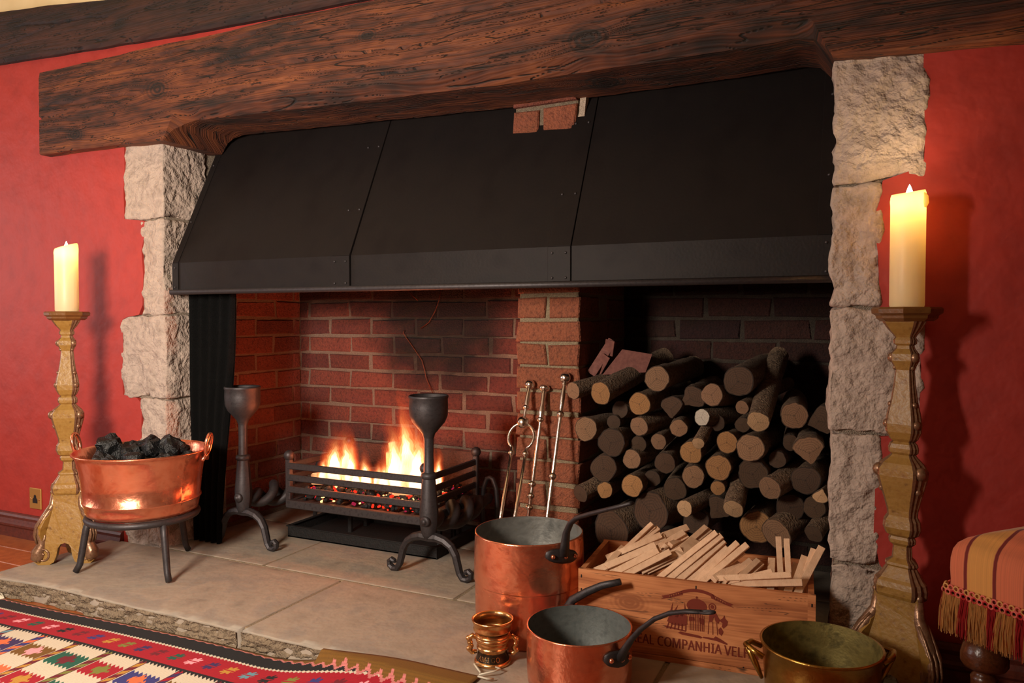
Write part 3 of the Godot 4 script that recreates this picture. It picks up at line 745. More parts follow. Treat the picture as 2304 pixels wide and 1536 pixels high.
func beams():
	var w := wood_images(2048, 480, 61, Vector2(3.6, 0.42), [[0.66, 0.17, 0.03], [0.22, 0.28, 0.022], [1.02, 0.10, 0.02], [0.82, 0.30, 0.018], [2.25, 0.24, 0.03], [1.55, 0.12, 0.018], [2.95, 0.16, 0.024], [1.9, 0.05, 0.016]], srgb(24, 11, 7), srgb(82, 39, 20), srgb(124, 68, 34), 0.12)
	mat("lintel_oak", Color.WHITE, 0.75)
	M.lintel_oak.vertex_color_use_as_albedo = true
	M.lintel_oak.albedo_texture = w[0]
	M.lintel_oak.heightmap_enabled = true
	M.lintel_oak.heightmap_texture = w[1]
	M.lintel_oak.heightmap_scale = 0.9
	w = wood_images(1024, 200, 62, Vector2(3.6, 0.36), [[0.9, 0.12, 0.03], [1.5, 0.2, 0.02], [0.35, 0.2, 0.02]], srgb(17, 9, 7), srgb(44, 22, 16), srgb(66, 34, 22), 0.0)
	mat("old_oak", Color.WHITE, 0.75)
	M.old_oak.albedo_texture = w[0]
	M.old_oak.heightmap_enabled = true
	M.old_oak.heightmap_texture = w[1]
	M.old_oak.heightmap_scale = 0.8
	var lintel = timber("lintel_beam", "massive split and knotted oak lintel over the fireplace with an arched underside", [Vector2(-2.937, 1.463), Vector2(-2.6, 1.462), Vector2(-2.262, 1.452), Vector2(-2.252, 1.466), Vector2(-2.235, 1.490), Vector2(-2.20, 1.508), Vector2(-2.15, 1.515), Vector2(-1.6, 1.500), Vector2(-1.0, 1.486), Vector2(-0.5, 1.487), Vector2(-0.19, 1.492), Vector2(-0.15, 1.485), Vector2(-0.12, 1.452), Vector2(-0.106, 1.430), Vector2(0.26, 1.414), Vector2(0.62, 1.40)], [Vector2(-2.937, 1.775), Vector2(-2.3, 1.782), Vector2(-1.45, 1.785), Vector2(-0.4, 1.79), Vector2(0.62, 1.79)], -0.22, 0.045, 0.034, M.lintel_oak, -2.95, 3.6, 1.80, 0.42, 1.0,
		[[-2.93, -2.30, 1.645, 1.628, 0.008], [-2.95, -2.78, 1.605, 1.590, 0.005], [-2.55, -1.5, 1.742, 1.760, 0.004], [-2.3, -1.75, 1.668, 1.700, 0.004], [-1.85, -1.1, 1.640, 1.620, 0.004], [-1.3, -0.7, 1.700, 1.690, 0.004], [-0.95, -0.35, 1.640, 1.650, 0.004], [-1.5, -0.9, 1.560, 1.545, 0.003], [-0.4, 0.4, 1.560, 1.600, 0.004], [-2.1, -1.6, 1.575, 1.600, 0.003]])
	lintel.name = "lintel_beam"
	timber("wall_beam", "dark weathered timber running along the wall above the lintel", [Vector2(-4.7, 1.90), Vector2(-3.2, 1.857), Vector2(-2.2, 1.815), Vector2(-1.45, 1.800), Vector2(0.6, 1.795)], [Vector2(-4.7, 2.20), Vector2(-3.2, 2.060), Vector2(-2.75, 2.015), Vector2(-2.27, 1.960), Vector2(-1.5, 1.955), Vector2(0.6, 1.95)], -0.05, 0.03, 0.012, M.old_oak, -4.0, 3.6, 2.1, 0.36, 5.0, [[-3.1, -2.5, 1.98, 1.93, 0.004], [-3.4, -2.7, 1.90, 1.96, 0.003]])

func hood():
	var h = thing("smoke_hood", "black riveted sheet-metal smoke hood hanging below the oak lintel", "smoke hood")
	var x0 := -2.300
	var x1 := -0.095
	var yb := 0.925
	var yk := 1.030
	var zt := -0.285
	var yt := 1.575
	var seams := [x0, -1.515, -0.768, x1]
	for k in 3:   # three sheets, each folded at the lower band, on steps of a millimetre
		var s := Shape.new()
		var a: float = seams[k]
		var b: float = seams[k + 1]
		var zf := -0.020 - 0.003 * (k % 2)
		s.prism(PackedVector2Array([Vector2(-zf, yb), Vector2(-zf + 0.008, yb), Vector2(-zf + 0.008, yk), Vector2(-zt + 0.008, yt), Vector2(-zt, yt), Vector2(-zf, yk)]), 0.0, b - a - 0.0015, Transform3D(Basis(Vector3(0, 0, -1), Vector3.UP, Vector3(1, 0, 0)), Vector3(a, 0, 0)))
		part(s, "sheet", M.hood_metal, h)
	# seam straps with rivets
	var slope := Vector3(0, yt - yk, zt + 0.02).normalized()
	var out := Vector3(0, -slope.z, slope.y)
	for q in [[-1.588, -1.517, 0.0], [-0.838, -0.770, 0.0], [-2.300, -2.272, 0.0], [-0.140, -0.098, 0.0]]:
		var s := Shape.new()
		var mid: float = (q[0] + q[1]) / 2
		var w: float = q[1] - q[0]
		s.box(Transform3D(Basis(), Vector3(mid, (yb + yk) / 2, -0.0185)), Vector3(w, yk - yb, 0.005), 0.001)
		var a := Vector3(mid, yk, -0.0195)
		s.box(Transform3D(Basis(Vector3.RIGHT, slope, out), a + slope * 0.30 + out * 0.0), Vector3(w, 0.60, 0.005), 0.001)
		var strap = part(s, "seam_strap", M.hood_metal, h)
		var rows := [Vector3(0, yb + 0.018, -0.016), Vector3(0, yk - 0.018, -0.016), a + slope * 0.17 + out * 0.003, a + slope * 0.42 + out * 0.003]
		for p in rows:
			for e in ([q[0] + 0.014, q[1] - 0.014] if w > 0.05 else [mid]):
				s = Shape.new(true)
				s.ball(Vector3(e, p.y, p.z), 0.0042, 8)
				part(s, "rivet", M.iron, strap)
	var s := Shape.new(true)
	s.tube([Vector3(x0 - 0.004, yb, -0.014), Vector3(x1, yb, -0.014)], 0.0095, 10)
	part(s, "bottom_rod", M.iron, h)
	s = Shape.new()   # side cheeks of the hood
	for x in [x0 - 0.002, x1 - 0.004]:
		s.prism(PackedVector2Array([Vector2(0.02, yb), Vector2(0.28, yb), Vector2(0.30, yt), Vector2(-zt, yt), Vector2(0.02, yk)]), 0.0, 0.004, Transform3D(Basis(Vector3(0, 0, -1), Vector3.UP, Vector3(1, 0, 0)), Vector3(x, 0, 0)))
	part(s, "side_cheek", M.hood_metal, h)

func chain_curtain():
	var s := Shape.new(true)
	for side in [0.0, -0.006]:
		s.grid(90, 40, func(u: float, v: float):
			var t := 1.0 - v
			var xl := lerpf(-2.325, -2.312, t)
			var xr := -2.098 - 0.085 * smoothstep(0.0, 1.0, t)
			var x := lerpf(xl, xr, u)
			var z: float = -0.115 + side + 0.014 * sin(u * TAU * 4.5 + 0.5 * sin(t * 3.0)) * (1.0 - 0.2 * t) + 0.003 * noise.get_noise_2d(u * 300.0, v * 200.0)
			return Vector3(x, 0.004 + v * 0.922, z), side != 0.0)
	var o = tag(part(s, "chain_curtain", M.chain_black), "black chain-mesh spark curtain gathered in folds at the hood's end", "curtain")
	o.position = Vector3.ZERO

# ---------------------------------------------------------------- things by the fire

const STICK_PROFILE := [[0.236, 0.050], [0.243, 0.054], [0.258, 0.055], [0.270, 0.052], [0.276, 0.046], [0.300, 0.031], [0.304, 0.034], [0.309, 0.033], [0.318, 0.021], [0.345, 0.019], [0.352, 0.027], [0.360, 0.028], [0.366, 0.025], [0.372, 0.034], [0.386, 0.039], [0.402, 0.037], [0.412, 0.031], [0.425, 0.032], [0.452, 0.039], [0.480, 0.047], [0.500, 0.052], [0.515, 0.052], [0.528, 0.044], [0.540, 0.030], [0.546, 0.025], [0.551, 0.030], [0.560, 0.031], [0.569, 0.028], [0.574, 0.023], [0.580, 0.029], [0.595, 0.036], [0.613, 0.0375], [0.635, 0.034], [0.665, 0.027], [0.700, 0.022], [0.730, 0.0195], [0.738, 0.023], [0.750, 0.029], [0.765, 0.029], [0.776, 0.020], [0.783, 0.018], [0.787, 0.023], [0.795, 0.024], [0.801, 0.021], [0.806, 0.024], [0.818, 0.034], [0.832, 0.043], [0.839, 0.046]]

func candlestick(label: String, at: Vector3, turn: float):
	var root = thing("candlestick", label, "candlestick", at, turn, "tall carved candlesticks")
	var ochre := lin(148, 112, 54)
	var dull := lin(150, 104, 50)
	root.scale.y = 0.987
	# three-sided turned and carved shaft: flat painted faces, fluted corners
	var s := Shape.new()
	var carved := Shape.new()
	var rings := []
	for q in STICK_PROFILE:
		var ring := []
		var w: float = q[1]
		for k in 3:
			var a := deg_to_rad(60.0 + 120.0 * k)
			var dir := Vector3(sin(a), 0, cos(a))
			var side := Vector3(cos(a), 0, -sin(a))
			for t in [[-0.36, -0.02], [-0.25, 0.03], [-0.12, -0.04], [0.0, 0.05], [0.12, -0.04], [0.25, 0.03], [0.36, -0.02]]:
				ring.append(dir * (w * (1.0 + t[1])) + side * (w * t[0]) + Vector3(0, q[0], 0))
		rings.append(ring)
	s.col = ochre
	for j in rings.size() - 1:
		for k in 21:
			var k1 := (k + 1) % 21
			(s if k % 7 == 6 else carved).quad(rings[j][k], rings[j][k1], rings[j + 1][k1], rings[j + 1][k])
	part(s, "painted_shaft", M.carved_paint, root)
	part(carved, "fluted_corners", M.worn_silver, root)
	# small carved volutes on the corners, half sunk in them
	for k in 3:
		var a := deg_to_rad(60.0 + 120.0 * k)
		var dir := Vector3(sin(a), 0, cos(a))
		var side := Vector3(cos(a), 0, -sin(a))
		for q in [[0.510, 0.050, 0.013], [0.470, 0.043, 0.007], [0.757, 0.027, 0.010], [0.735, 0.021, 0.005], [0.655, 0.029, 0.006], [0.243, 0.052, 0.008], [0.612, 0.035, 0.009]]:
			s = Shape.new(true)
			s.ball(dir * q[1] + Vector3(0, q[0], 0), Vector3(q[2], q[2] * 1.15, q[2]), 12)
			part(s, "volute", M.worn_silver, root)
	# base: three pierced panels with scrolled feet, meeting at carved corners
	var half := [Vector2(0, 0.072), Vector2(0.013, 0.068), Vector2(0.021, 0.055), Vector2(0.026, 0.028), Vector2(0.034, 0.008), Vector2(0.048, 0.0), Vector2(0.084, 0.0), Vector2(0.097, 0.012), Vector2(0.101, 0.035), Vector2(0.096, 0.052), Vector2(0.083, 0.061), Vector2(0.080, 0.070), Vector2(0.087, 0.085), Vector2(0.095, 0.107), Vector2(0.093, 0.130), Vector2(0.082, 0.152), Vector2(0.066, 0.168), Vector2(0.064, 0.178), Vector2(0.055, 0.186), Vector2(0.050, 0.200), Vector2(0.047, 0.222), Vector2(0.046, 0.244)]
	var outline := PackedVector2Array()
	for p in half:
		outline.append(p)
	for k in range(half.size() - 1, 0, -1):
		outline.append(Vector2(-half[k].x, half[k].y))
	for k in 3:
		var face := Transform3D(Basis(Vector3.UP, deg_to_rad(120.0 * k)), Vector3.ZERO)
		s = Shape.new()
		s.col = ochre
		s.prism(outline, -0.020, 0.0, face, func(q: Vector3): return Vector3(q.x * 0.98, q.y, q.z + lerpf(0.057, 0.034, smoothstep(0.0, 0.24, q.y))))
		var panel = part(s, "base_panel", M.carved_paint, root)
		for m in [-1.0, 1.0]:
			s = Shape.new(true)
			var sp := []
			for i in 22:
				var t := i / 21.0
				var a := t * TAU * 1.4
				sp.append(face * Vector3(m * (0.068 + cos(a) * 0.028 * (1.0 - 0.8 * t)), 0.031 + sin(a) * 0.028 * (1.0 - 0.8 * t), 0.057))
			s.tube(sp, 0.0035, 6)
			part(s, "carved_scroll", M.worn_silver, panel)
			s = Shape.new(true)
			sp = []
			for q in [[0.060, 0.17, 0.042], [0.074, 0.150, 0.044], [0.083, 0.125, 0.047], [0.082, 0.100, 0.050], [0.074, 0.083, 0.052], [0.064, 0.085, 0.052], [0.062, 0.098, 0.050], [0.068, 0.105, 0.049]]:
				sp.append(face * Vector3(m * q[0], q[1], q[2]))
			s.tube(sp, 0.0045, 6)
			part(s, "carved_leaf", M.worn_silver, panel)
	for k in 3:
		var a := deg_to_rad(60.0 + 120.0 * k)
		var dir := Vector3(sin(a), 0, cos(a))
		s = Shape.new(true)
		var line := []
		var rad := []
		for q in [[0.238, 0.048, 0.010], [0.20, 0.052, 0.012], [0.178, 0.064, 0.014], [0.150, 0.080, 0.015], [0.115, 0.092, 0.017], [0.085, 0.088, 0.016], [0.066, 0.086, 0.017], [0.045, 0.097, 0.021], [0.026, 0.098, 0.023], [0.012, 0.090, 0.014]]:
			line.append(dir * q[1] + Vector3(0, q[0], 0))
			rad.append(q[2])
		s.tube(line, rad, 10)
		for m in [-0.010, 0.0, 0.010]:
			var sp := []
			for q in [[0.19, 0.064], [0.165, 0.083], [0.13, 0.103], [0.10, 0.108], [0.075, 0.102]]:
				sp.append(dir * q[1] + Vector3(dir.z, 0, -dir.x) * m + Vector3(0, q[0], 0))
			s.tube(sp, 0.0035, 6)
		part(s, "carved_foot", M.worn_silver, root)
	# drip plate, six-sided and moulded
	s = Shape.new()
	s.col = lin(112, 74, 36)
	for ring in [[0.836, 0.842, 0.052, 0.060], [0.842, 0.848, 0.060, 0.061], [0.848, 0.853, 0.061, 0.069], [0.853, 0.862, 0.069, 0.070], [0.862, 0.866, 0.070, 0.066], [0.866, 0.8665, 0.066, 0.0]]:
		s.lathe([Vector2(ring[2], ring[0]), Vector2(ring[3], ring[1])], 8, Transform3D(Basis(Vector3.UP, 0.3), Vector3.ZERO))
	part(s, "drip_plate", M.carved_paint, root)
	return root

func candle(label: String, at: Vector3, r: float, h: float, dip: float, energy: float):
	var root = thing("candle", label, "candle", at, 0.0, "lit church candles")
	var s := Shape.new(true)
	var prof := [[0.96, 0.0, 0.0], [1.0, 0.004, 0.0], [1.0, 0.25 * h, 0.0], [1.0, 0.5 * h, 0.0], [1.0, 0.75 * h, 0.0], [1.0, h - 0.030, 0.25], [1.02, h - 0.016, 0.7], [0.99, h - 0.006, 1.0], [0.93, h, 1.0], [0.80, h - 0.001, 1.0], [0.80, h - 0.012, 0.9], [0.80, h - 0.034, 0.5], [0.6, h - 0.050, 0.1], [0.2, h - 0.054, 0.0], [0.001, h - 0.054, 0.0]]
	var n := prof.size() - 1
	s.grid(40, n, func(u: float, v: float):
		var q: Array = prof[roundi(v * n)]
		var a := u * TAU
		var rr: float = r * q[0] * (1.0 + 0.05 * q[2] * noise.get_noise_1d(cos(a) * 90.0 + dip * 9999.0))
		return Vector3(cos(a) * rr, q[1] + q[2] * dip * sin(a + 0.7), -sin(a) * rr))
	part(s, "wax_body", M.wax, root)
	s = Shape.new(true)
	var d := Vector3(-0.98, 0, 0.2).normalized() if dip > 0.007 else Vector3(0.9, 0, 0.43).normalized()
	s.tube([d * r * 0.9 + Vector3(0, h - 0.006, 0), d * r * 1.02 + Vector3(0, h - 0.014, 0), d * r * 1.03 + Vector3(0, h - 0.026, 0), d * r * 0.99 + Vector3(0, h - 0.036, 0)], [0.004, 0.006, 0.007, 0.003], 8)
	part(s, "wax_drip", M.wax, root)
	s = Shape.new(true)
	s.tube([Vector3(0, h - 0.055, 0), Vector3(0.001, h - 0.045, 0), Vector3(0.003, h - 0.038, 0)], 0.0012, 6)
	part(s, "wick", M.wick, root)
	s = Shape.new(true)
	s.lathe([Vector2(0.0, h - 0.042), Vector2(0.007, h - 0.037), Vector2(0.0115, h - 0.026), Vector2(0.0105, h - 0.014), Vector2(0.007, h - 0.001), Vector2(0.003, h + 0.010), Vector2(0.0, h + 0.017)], 14, Transform3D(Basis(), Vector3(0.002, 0, 0)))
	part(s, "flame", M.candle_flame, root)
	var l := OmniLight3D.new()
	l.name = "candle_glow"
	l.light_color = srgb(255, 222, 178)
	l.light_energy = energy
	l.light_size = 0.012
	l.omni_range = 9.0
	l.omni_attenuation = 2.0
	l.shadow_enabled = true
	root.add_child(l)
	l.position = Vector3(0.002, h - 0.024, 0)
	return root

func coal_lump(label: String, at: Vector3, size: Vector3, sd: float):
	var s := Shape.new()
	s.rbox(Transform3D(), size, minf(size.x, minf(size.y, size.z)) * 0.45, Vector3i(4, 4, 4), func(q: Vector3, d: Vector3):
		return q + d * (size.length() * 0.13) * noise.get_noise_3dv((q + Vector3.ONE * sd) * 3500.0))
	var o = part(s, "coal_lump", M.coal)
	o.position = at
	o.rotation = Vector3(sd * 1.3, sd * 2.1, sd * 0.7)
	return tag(o, label, "coal", "coal in the copper tub")

func coal_tub():
	var c := Vector3(-2.199, 0.0, 0.199)
	var st = thing("tub_stand", "low black iron stand with three splayed legs under the copper tub", "stand", c)
	var s := Shape.new(true)
	s.torus(Transform3D(Basis(), Vector3(0, 0.184, 0)), 0.166, 0.011, 40, 8)
	part(s, "ring", M.iron, st)
	for q in [[-0.160, 0.130], [0.180, 0.062], [-0.020, -0.155]]:
		var d := Vector3(q[0], 0, q[1])
		var n := d.normalized()
		s = Shape.new(true)
		s.tube([n * 0.163 + Vector3(0, 0.184, 0), n * 0.174 + Vector3(0, 0.14, 0), n * 0.186 + Vector3(0, 0.07, 0), n * 0.193 + Vector3(0, 0.03, 0), n * 0.206 + Vector3(0, 0.006, 0)], [0.011, 0.011, 0.0105, 0.010, 0.010], 8)
		part(s, "leg", M.iron, st)
	var t = thing("coal_tub", "round hammered copper tub full of coal on its iron stand", "tub", c + Vector3(0, 0.214, 0))
	s = Shape.new(true)
	s.lathe([Vector2(0.0, -0.019), Vector2(0.160, -0.019), Vector2(0.168, -0.014), Vector2(0.172, 0.0), Vector2(0.175, 0.022), Vector2(0.180, 0.025), Vector2(0.180, 0.029), Vector2(0.176, 0.032), Vector2(0.182, 0.09), Vector2(0.188, 0.13), Vector2(0.196, 0.165), Vector2(0.203, 0.178), Vector2(0.209, 0.181), Vector2(0.209, 0.185), Vector2(0.205, 0.186)], 64)
	part(s, "body", M.copper, t)
	s = Shape.new(true)
	s.lathe([Vector2(0.205, 0.186), Vector2(0.200, 0.181), Vector2(0.193, 0.165), Vector2(0.185, 0.13), Vector2(0.172, 0.03), Vector2(0.0, 0.02)], 64)
	part(s, "inside", M.copper, t)
	for m in [-1.0, 1.0]:
		s = Shape.new(true)
		var d: Vector3 = Vector3(0.83, 0, -0.40) * m
		var side := Vector3(d.z, 0, -d.x).normalized()
		var nn: Vector3 = d.normalized()
		var pts := []
		for k in 20:
			var a := TAU * k / 20
			pts.append(nn * (0.218 + 0.006 * sin(a)) + Vector3(0, 0.203 + 0.033 * sin(a), 0) + side * (0.021 * cos(a)))
		s.tube(pts, 0.0062, 8, 1.0, Vector3.ZERO, true)
		s.tube([nn * 0.205 + Vector3(0, 0.150, 0) - side * 0.02, nn * 0.214 + Vector3(0, 0.172, 0), nn * 0.205 + Vector3(0, 0.150, 0) + side * 0.02], 0.006, 8)
		part(s, "ring_handle", M.copper, t)
	var where := ["next to the left handle", "tallest on the left of the heap", "behind the tall one", "low at the front left", "at the front of the heap", "in the middle of the heap", "high in the middle", "right of the middle", "broad one right of the middle", "tallest on the right of the heap", "low at the right", "small one by the right wall", "at the far back", "under the heap at the centre", "front right", "back left"]
	var heap := [[-0.125, 0.02, 0.195, 0.05], [-0.09, 0.05, 0.21, 0.075], [-0.10, -0.04, 0.195, 0.05], [-0.06, 0.11, 0.175, 0.06], [0.01, 0.12, 0.172, 0.055], [-0.01, 0.03, 0.195, 0.06], [0.0, -0.03, 0.215, 0.055], [0.05, 0.0, 0.212, 0.055], [0.06, 0.08, 0.180, 0.06], [0.095, -0.035, 0.213, 0.065], [0.13, 0.02, 0.182, 0.05], [0.155, -0.05, 0.185, 0.032], [0.03, -0.12, 0.185, 0.05], [0.0, 0.0, 0.13, 0.14], [0.11, 0.09, 0.17, 0.045], [-0.09, -0.11, 0.18, 0.05]]
	for k in heap.size():
		var q: Array = heap[k]
		coal_lump("black lump of coal in the copper tub, " + where[k], c + Vector3(q[0], 0.214 + q[2] - 0.022, q[1]), Vector3(q[3] * 1.25, q[3], q[3] * 1.05), 1.0 + k * 1.7)
	s = Shape.new()
	s.grid(18, 18, func(u: float, v: float):
		var a := u * TAU
		var r := 0.184 * (1.0 - v)
		return Vector3(cos(a) * r, 0.135 + 0.02 * noise.get_noise_2d(cos(a) * r * 4000.0, sin(a) * r * 4000.0) + 0.02 * v, -sin(a) * r))
	var bed = tag(part(s, "coal_slack", M.coal), "bed of small black coal filling the copper tub", "coal", "", "stuff")
	bed.position = c + Vector3(0, 0.214, 0)

func andiron(label: String, at: Vector3):
	var t = thing("andiron", label, "andiron", at, 0.0, "wrought iron andirons")
	var s := Shape.new(true)
	s.lathe([Vector2(0.017, 0.448), Vector2(0.021, 0.462), Vector2(0.036, 0.480), Vector2(0.053, 0.500), Vector2(0.061, 0.520), Vector2(0.0625, 0.55), Vector2(0.0615, 0.574), Vector2(0.064, 0.578), Vector2(0.064, 0.584), Vector2(0.0615, 0.586), Vector2(0.058, 0.583), Vector2(0.058, 0.525), Vector2(0.045, 0.498), Vector2(0.0, 0.485)], 36)
	part(s, "cup", M.iron, t)
	s = Shape.new(true)
	s.lathe([Vector2(0.0, 0.125), Vector2(0.020, 0.125), Vector2(0.024, 0.140), Vector2(0.030, 0.175), Vector2(0.031, 0.205), Vector2(0.028, 0.240), Vector2(0.024, 0.290), Vector2(0.021, 0.318), Vector2(0.0165, 0.335), Vector2(0.0155, 0.40), Vector2(0.0165, 0.449), Vector2(0.018, 0.455)], 10)
	part(s, "stem", M.iron, t)
	s = Shape.new(true)
	s.lathe([Vector2(0.020, 0.316), Vector2(0.0255, 0.320), Vector2(0.0265, 0.327), Vector2(0.0245, 0.334), Vector2(0.017, 0.338)], 20)
	part(s, "collar", M.iron, t)
	s = Shape.new(true)
	s.lathe([Vector2(0.017, 0.0), Vector2(0.017, 0.004), Vector2(0.013, 0.008), Vector2(0.009, 0.009), Vector2(0.008, 0.013), Vector2(0.0, 0.015)], 18, Transform3D(Basis(Vector3.RIGHT, PI / 2), Vector3(0.004, 0.185, 0.028)))
	part(s, "boss", M.iron, t)
	for m in [-1.0, 1.0]:
		s = Shape.new()
		var pts := []
		for q in [[0.0, 0.128], [0.030, 0.129], [0.058, 0.122], [0.082, 0.106], [0.098, 0.080], [0.106, 0.050], [0.113, 0.026], [0.124, 0.010], [0.140, 0.0085], [0.152, 0.017], [0.153, 0.030], [0.144, 0.037], [0.135, 0.033], [0.134, 0.026]]:
			pts.append(Vector3(q[0] * m, q[1], 0.0))
		s.tube(pts, [0.016, 0.015, 0.0135, 0.0125, 0.012, 0.0115, 0.011, 0.0105, 0.010, 0.009, 0.009, 0.0085, 0.008, 0.007], 8, 1.25, Vector3(0, 0, 1))
		part(s, "leg", M.iron, t)
	# twisted billet bar running back, with a hooped rear foot
	s = Shape.new(true)
	var n := 60
	for ph in [0.0, PI]:
		var pts := []
		for k in n + 1:
			var u := k / float(n)
			var a: float = u * TAU * 2.2 + ph
			var rr: float = 0.030 * sin(PI * clampf(u * 1.15, 0.0, 1.0)) + 0.004
			pts.append(Vector3(cos(a) * rr, 0.165 + sin(a) * rr, -0.02 - u * 0.40))
		s.tube(pts, 0.018, 8)
	part(s, "twisted_bar", M.iron, t)
	s = Shape.new(true)
	var pts := []
	for q in [[-0.03, 0.0], [-0.03, 0.15], [-0.026, 0.20], [-0.012, 0.235], [0.0, 0.24], [0.012, 0.235], [0.026, 0.20], [0.03, 0.15], [0.03, 0.0]]:
		pts.append(Vector3(q[0], q[1], -0.43))
	s.tube(pts, 0.009, 8)
	part(s, "rear_hoop", M.iron, t)
	return t

func grate():
	var g = thing("fire_grate", "black iron fire basket with ball finials holding the burning wood", "fire grate", Vector3(-1.642, 0, -0.20))
	var s: Shape
	var hw := 0.289
	var zb := -0.355
	for x in [-hw, hw]:
		for z in [0.0, zb]:
			s = Shape.new()
			s.bar(Vector3(x, 0.150, z), Vector3(x, 0.322, z), 0.021, 0.021, 0.003)
			var p = part(s, "post", M.iron, g)
			s = Shape.new(true)
			s.ball(Vector3(x, 0.336, z), 0.019, 16)
			part(s, "ball_finial", M.iron, p)
	for x in [-0.2, 0.2]:
		for z in [-0.24, -0.34]:
			s = Shape.new()
			s.bar(Vector3(x, 0.0, z), Vector3(x, 0.155, z), 0.016, 0.016, 0.002)
			part(s, "leg", M.soot_black, g)
	for y in [0.299, 0.257, 0.214]:
		for e in [[Vector3(-hw, y, 0.008), Vector3(hw, y, 0.008)], [Vector3(-hw, y, 0), Vector3(-hw, y, zb)], [Vector3(hw, y, 0), Vector3(hw, y, zb)]]:
			s = Shape.new()
			s.bar(e[0], e[1], 0.010, 0.023, 0.003)
			part(s, "rail", M.iron, g)
	for e in [[Vector3(-hw, 0.163, 0.008), Vector3(hw, 0.163, 0.008)], [Vector3(-hw, 0.163, 0), Vector3(-hw, 0.163, zb)], [Vector3(hw, 0.163, 0), Vector3(hw, 0.163, zb)], [Vector3(-hw, 0.163, zb), Vector3(hw, 0.163, zb)]]:
		s = Shape.new()
		s.bar(e[0], e[1], 0.026, 0.028, 0.003)
		part(s, "base_rail", M.iron, g)
	for k in 13:
		s = Shape.new()
		var x := -hw + 0.044 * (k + 0.6)
		s.bar(Vector3(x, 0.166, 0), Vector3(x, 0.166, zb), 0.016, 0.012, 0.002)
		part(s, "grid_bar", M.rusty_iron, g)
	s = Shape.new()
	s.box(Transform3D(Basis(), Vector3(0, 0.25, zb - 0.004)), Vector3(hw * 2, 0.17, 0.008), 0.002)
	part(s, "back_plate", M.rusty_iron, g)
	# ash tray below
	var t = thing("ash_tray", "shallow black metal ash tray on the flagstones under the grate", "ash tray", Vector3(-1.70, 0, -0.45))
	s = Shape.new()
	s.box(Transform3D(Basis(), Vector3(0, 0.004, 0)), Vector3(0.66, 0.006, 0.30), 0.001)
	part(s, "base", M.soot_black, t)
	for e in [[Vector3(0, 0.022, 0.147), Vector3(0.66, 0.042, 0.006)], [Vector3(0, 0.022, -0.147), Vector3(0.66, 0.042, 0.006)], [Vector3(-0.327, 0.022, 0), Vector3(0.006, 0.042, 0.29)], [Vector3(0.327, 0.022, 0), Vector3(0.006, 0.042, 0.29)]]:
		s = Shape.new()
		s.box(Transform3D(Basis(), e[0]), e[1], 0.0015)
		s.box(Transform3D(Basis(), e[0] + Vector3(0, 0.021, 0)), Vector3(e[1].x + 0.008 if e[1].x > 0.1 else 0.016, 0.004, e[1].z + 0.008 if e[1].z > 0.1 else 0.016), 0.001)
		part(s, "side", M.soot_black, t)

func glow_mat(called: String, c: Color, energy: float, alpha_top := 0.0, alpha_bottom := 1.0, shape := 1.0):
	var m := mat(called, Color.BLACK, 1.0)
	m.metallic_specular = 0.0
	m.emission_enabled = true
	m.emission = c
	m.emission_energy_multiplier = energy
	if alpha_top < alpha_bottom:
		m.transparency = BaseMaterial3D.TRANSPARENCY_ALPHA
		m.albedo_color = Color(1, 1, 1, 1)
		var g := Gradient.new()
		var offs := PackedFloat32Array()
		var cs := PackedColorArray()
		for k in 9:
			var t := k / 8.0
			offs.append(t)
			cs.append(Color(0, 0, 0, lerpf(alpha_bottom, alpha_top, pow(t, shape))))
		g.offsets = offs
		g.colors = cs
		var tx := GradientTexture2D.new()
		tx.width = 8
		tx.height = 128
		tx.fill_from = Vector2(0, 0)
		tx.fill_to = Vector2(0, 1)
		tx.gradient = g
		m.albedo_texture = tx
		m.texture_repeat = false
	return m

func tongue(s: Shape, base: Vector3, h: float, w: float, d: float, lean: Vector2, sd: float, fat: float):
	s.grid(14, 18, func(u: float, v: float):
		var a := u * TAU
		var r := pow(sin(PI * clampf(pow(v, 0.62) * 0.93 + 0.07, 0.0, 1.0)), 0.8) * (1.0 - 0.35 * v) * fat
		var wob := noise.get_noise_2d(v * h * 2600.0 + sd * 77.0, sd * 31.0)
		var wob2 := noise.get_noise_3d(cos(a) * 60.0 + sd * 50.0, v * h * 2200.0, sin(a) * 60.0)
		r *= 1.0 + 0.45 * wob2 * v
		return base + Vector3(cos(a) * w * r + lean.x * v * v + 0.35 * w * wob * v, h * v * (0.86 + 0.14 * fat), -sin(a) * d * r + lean.y * v * v))

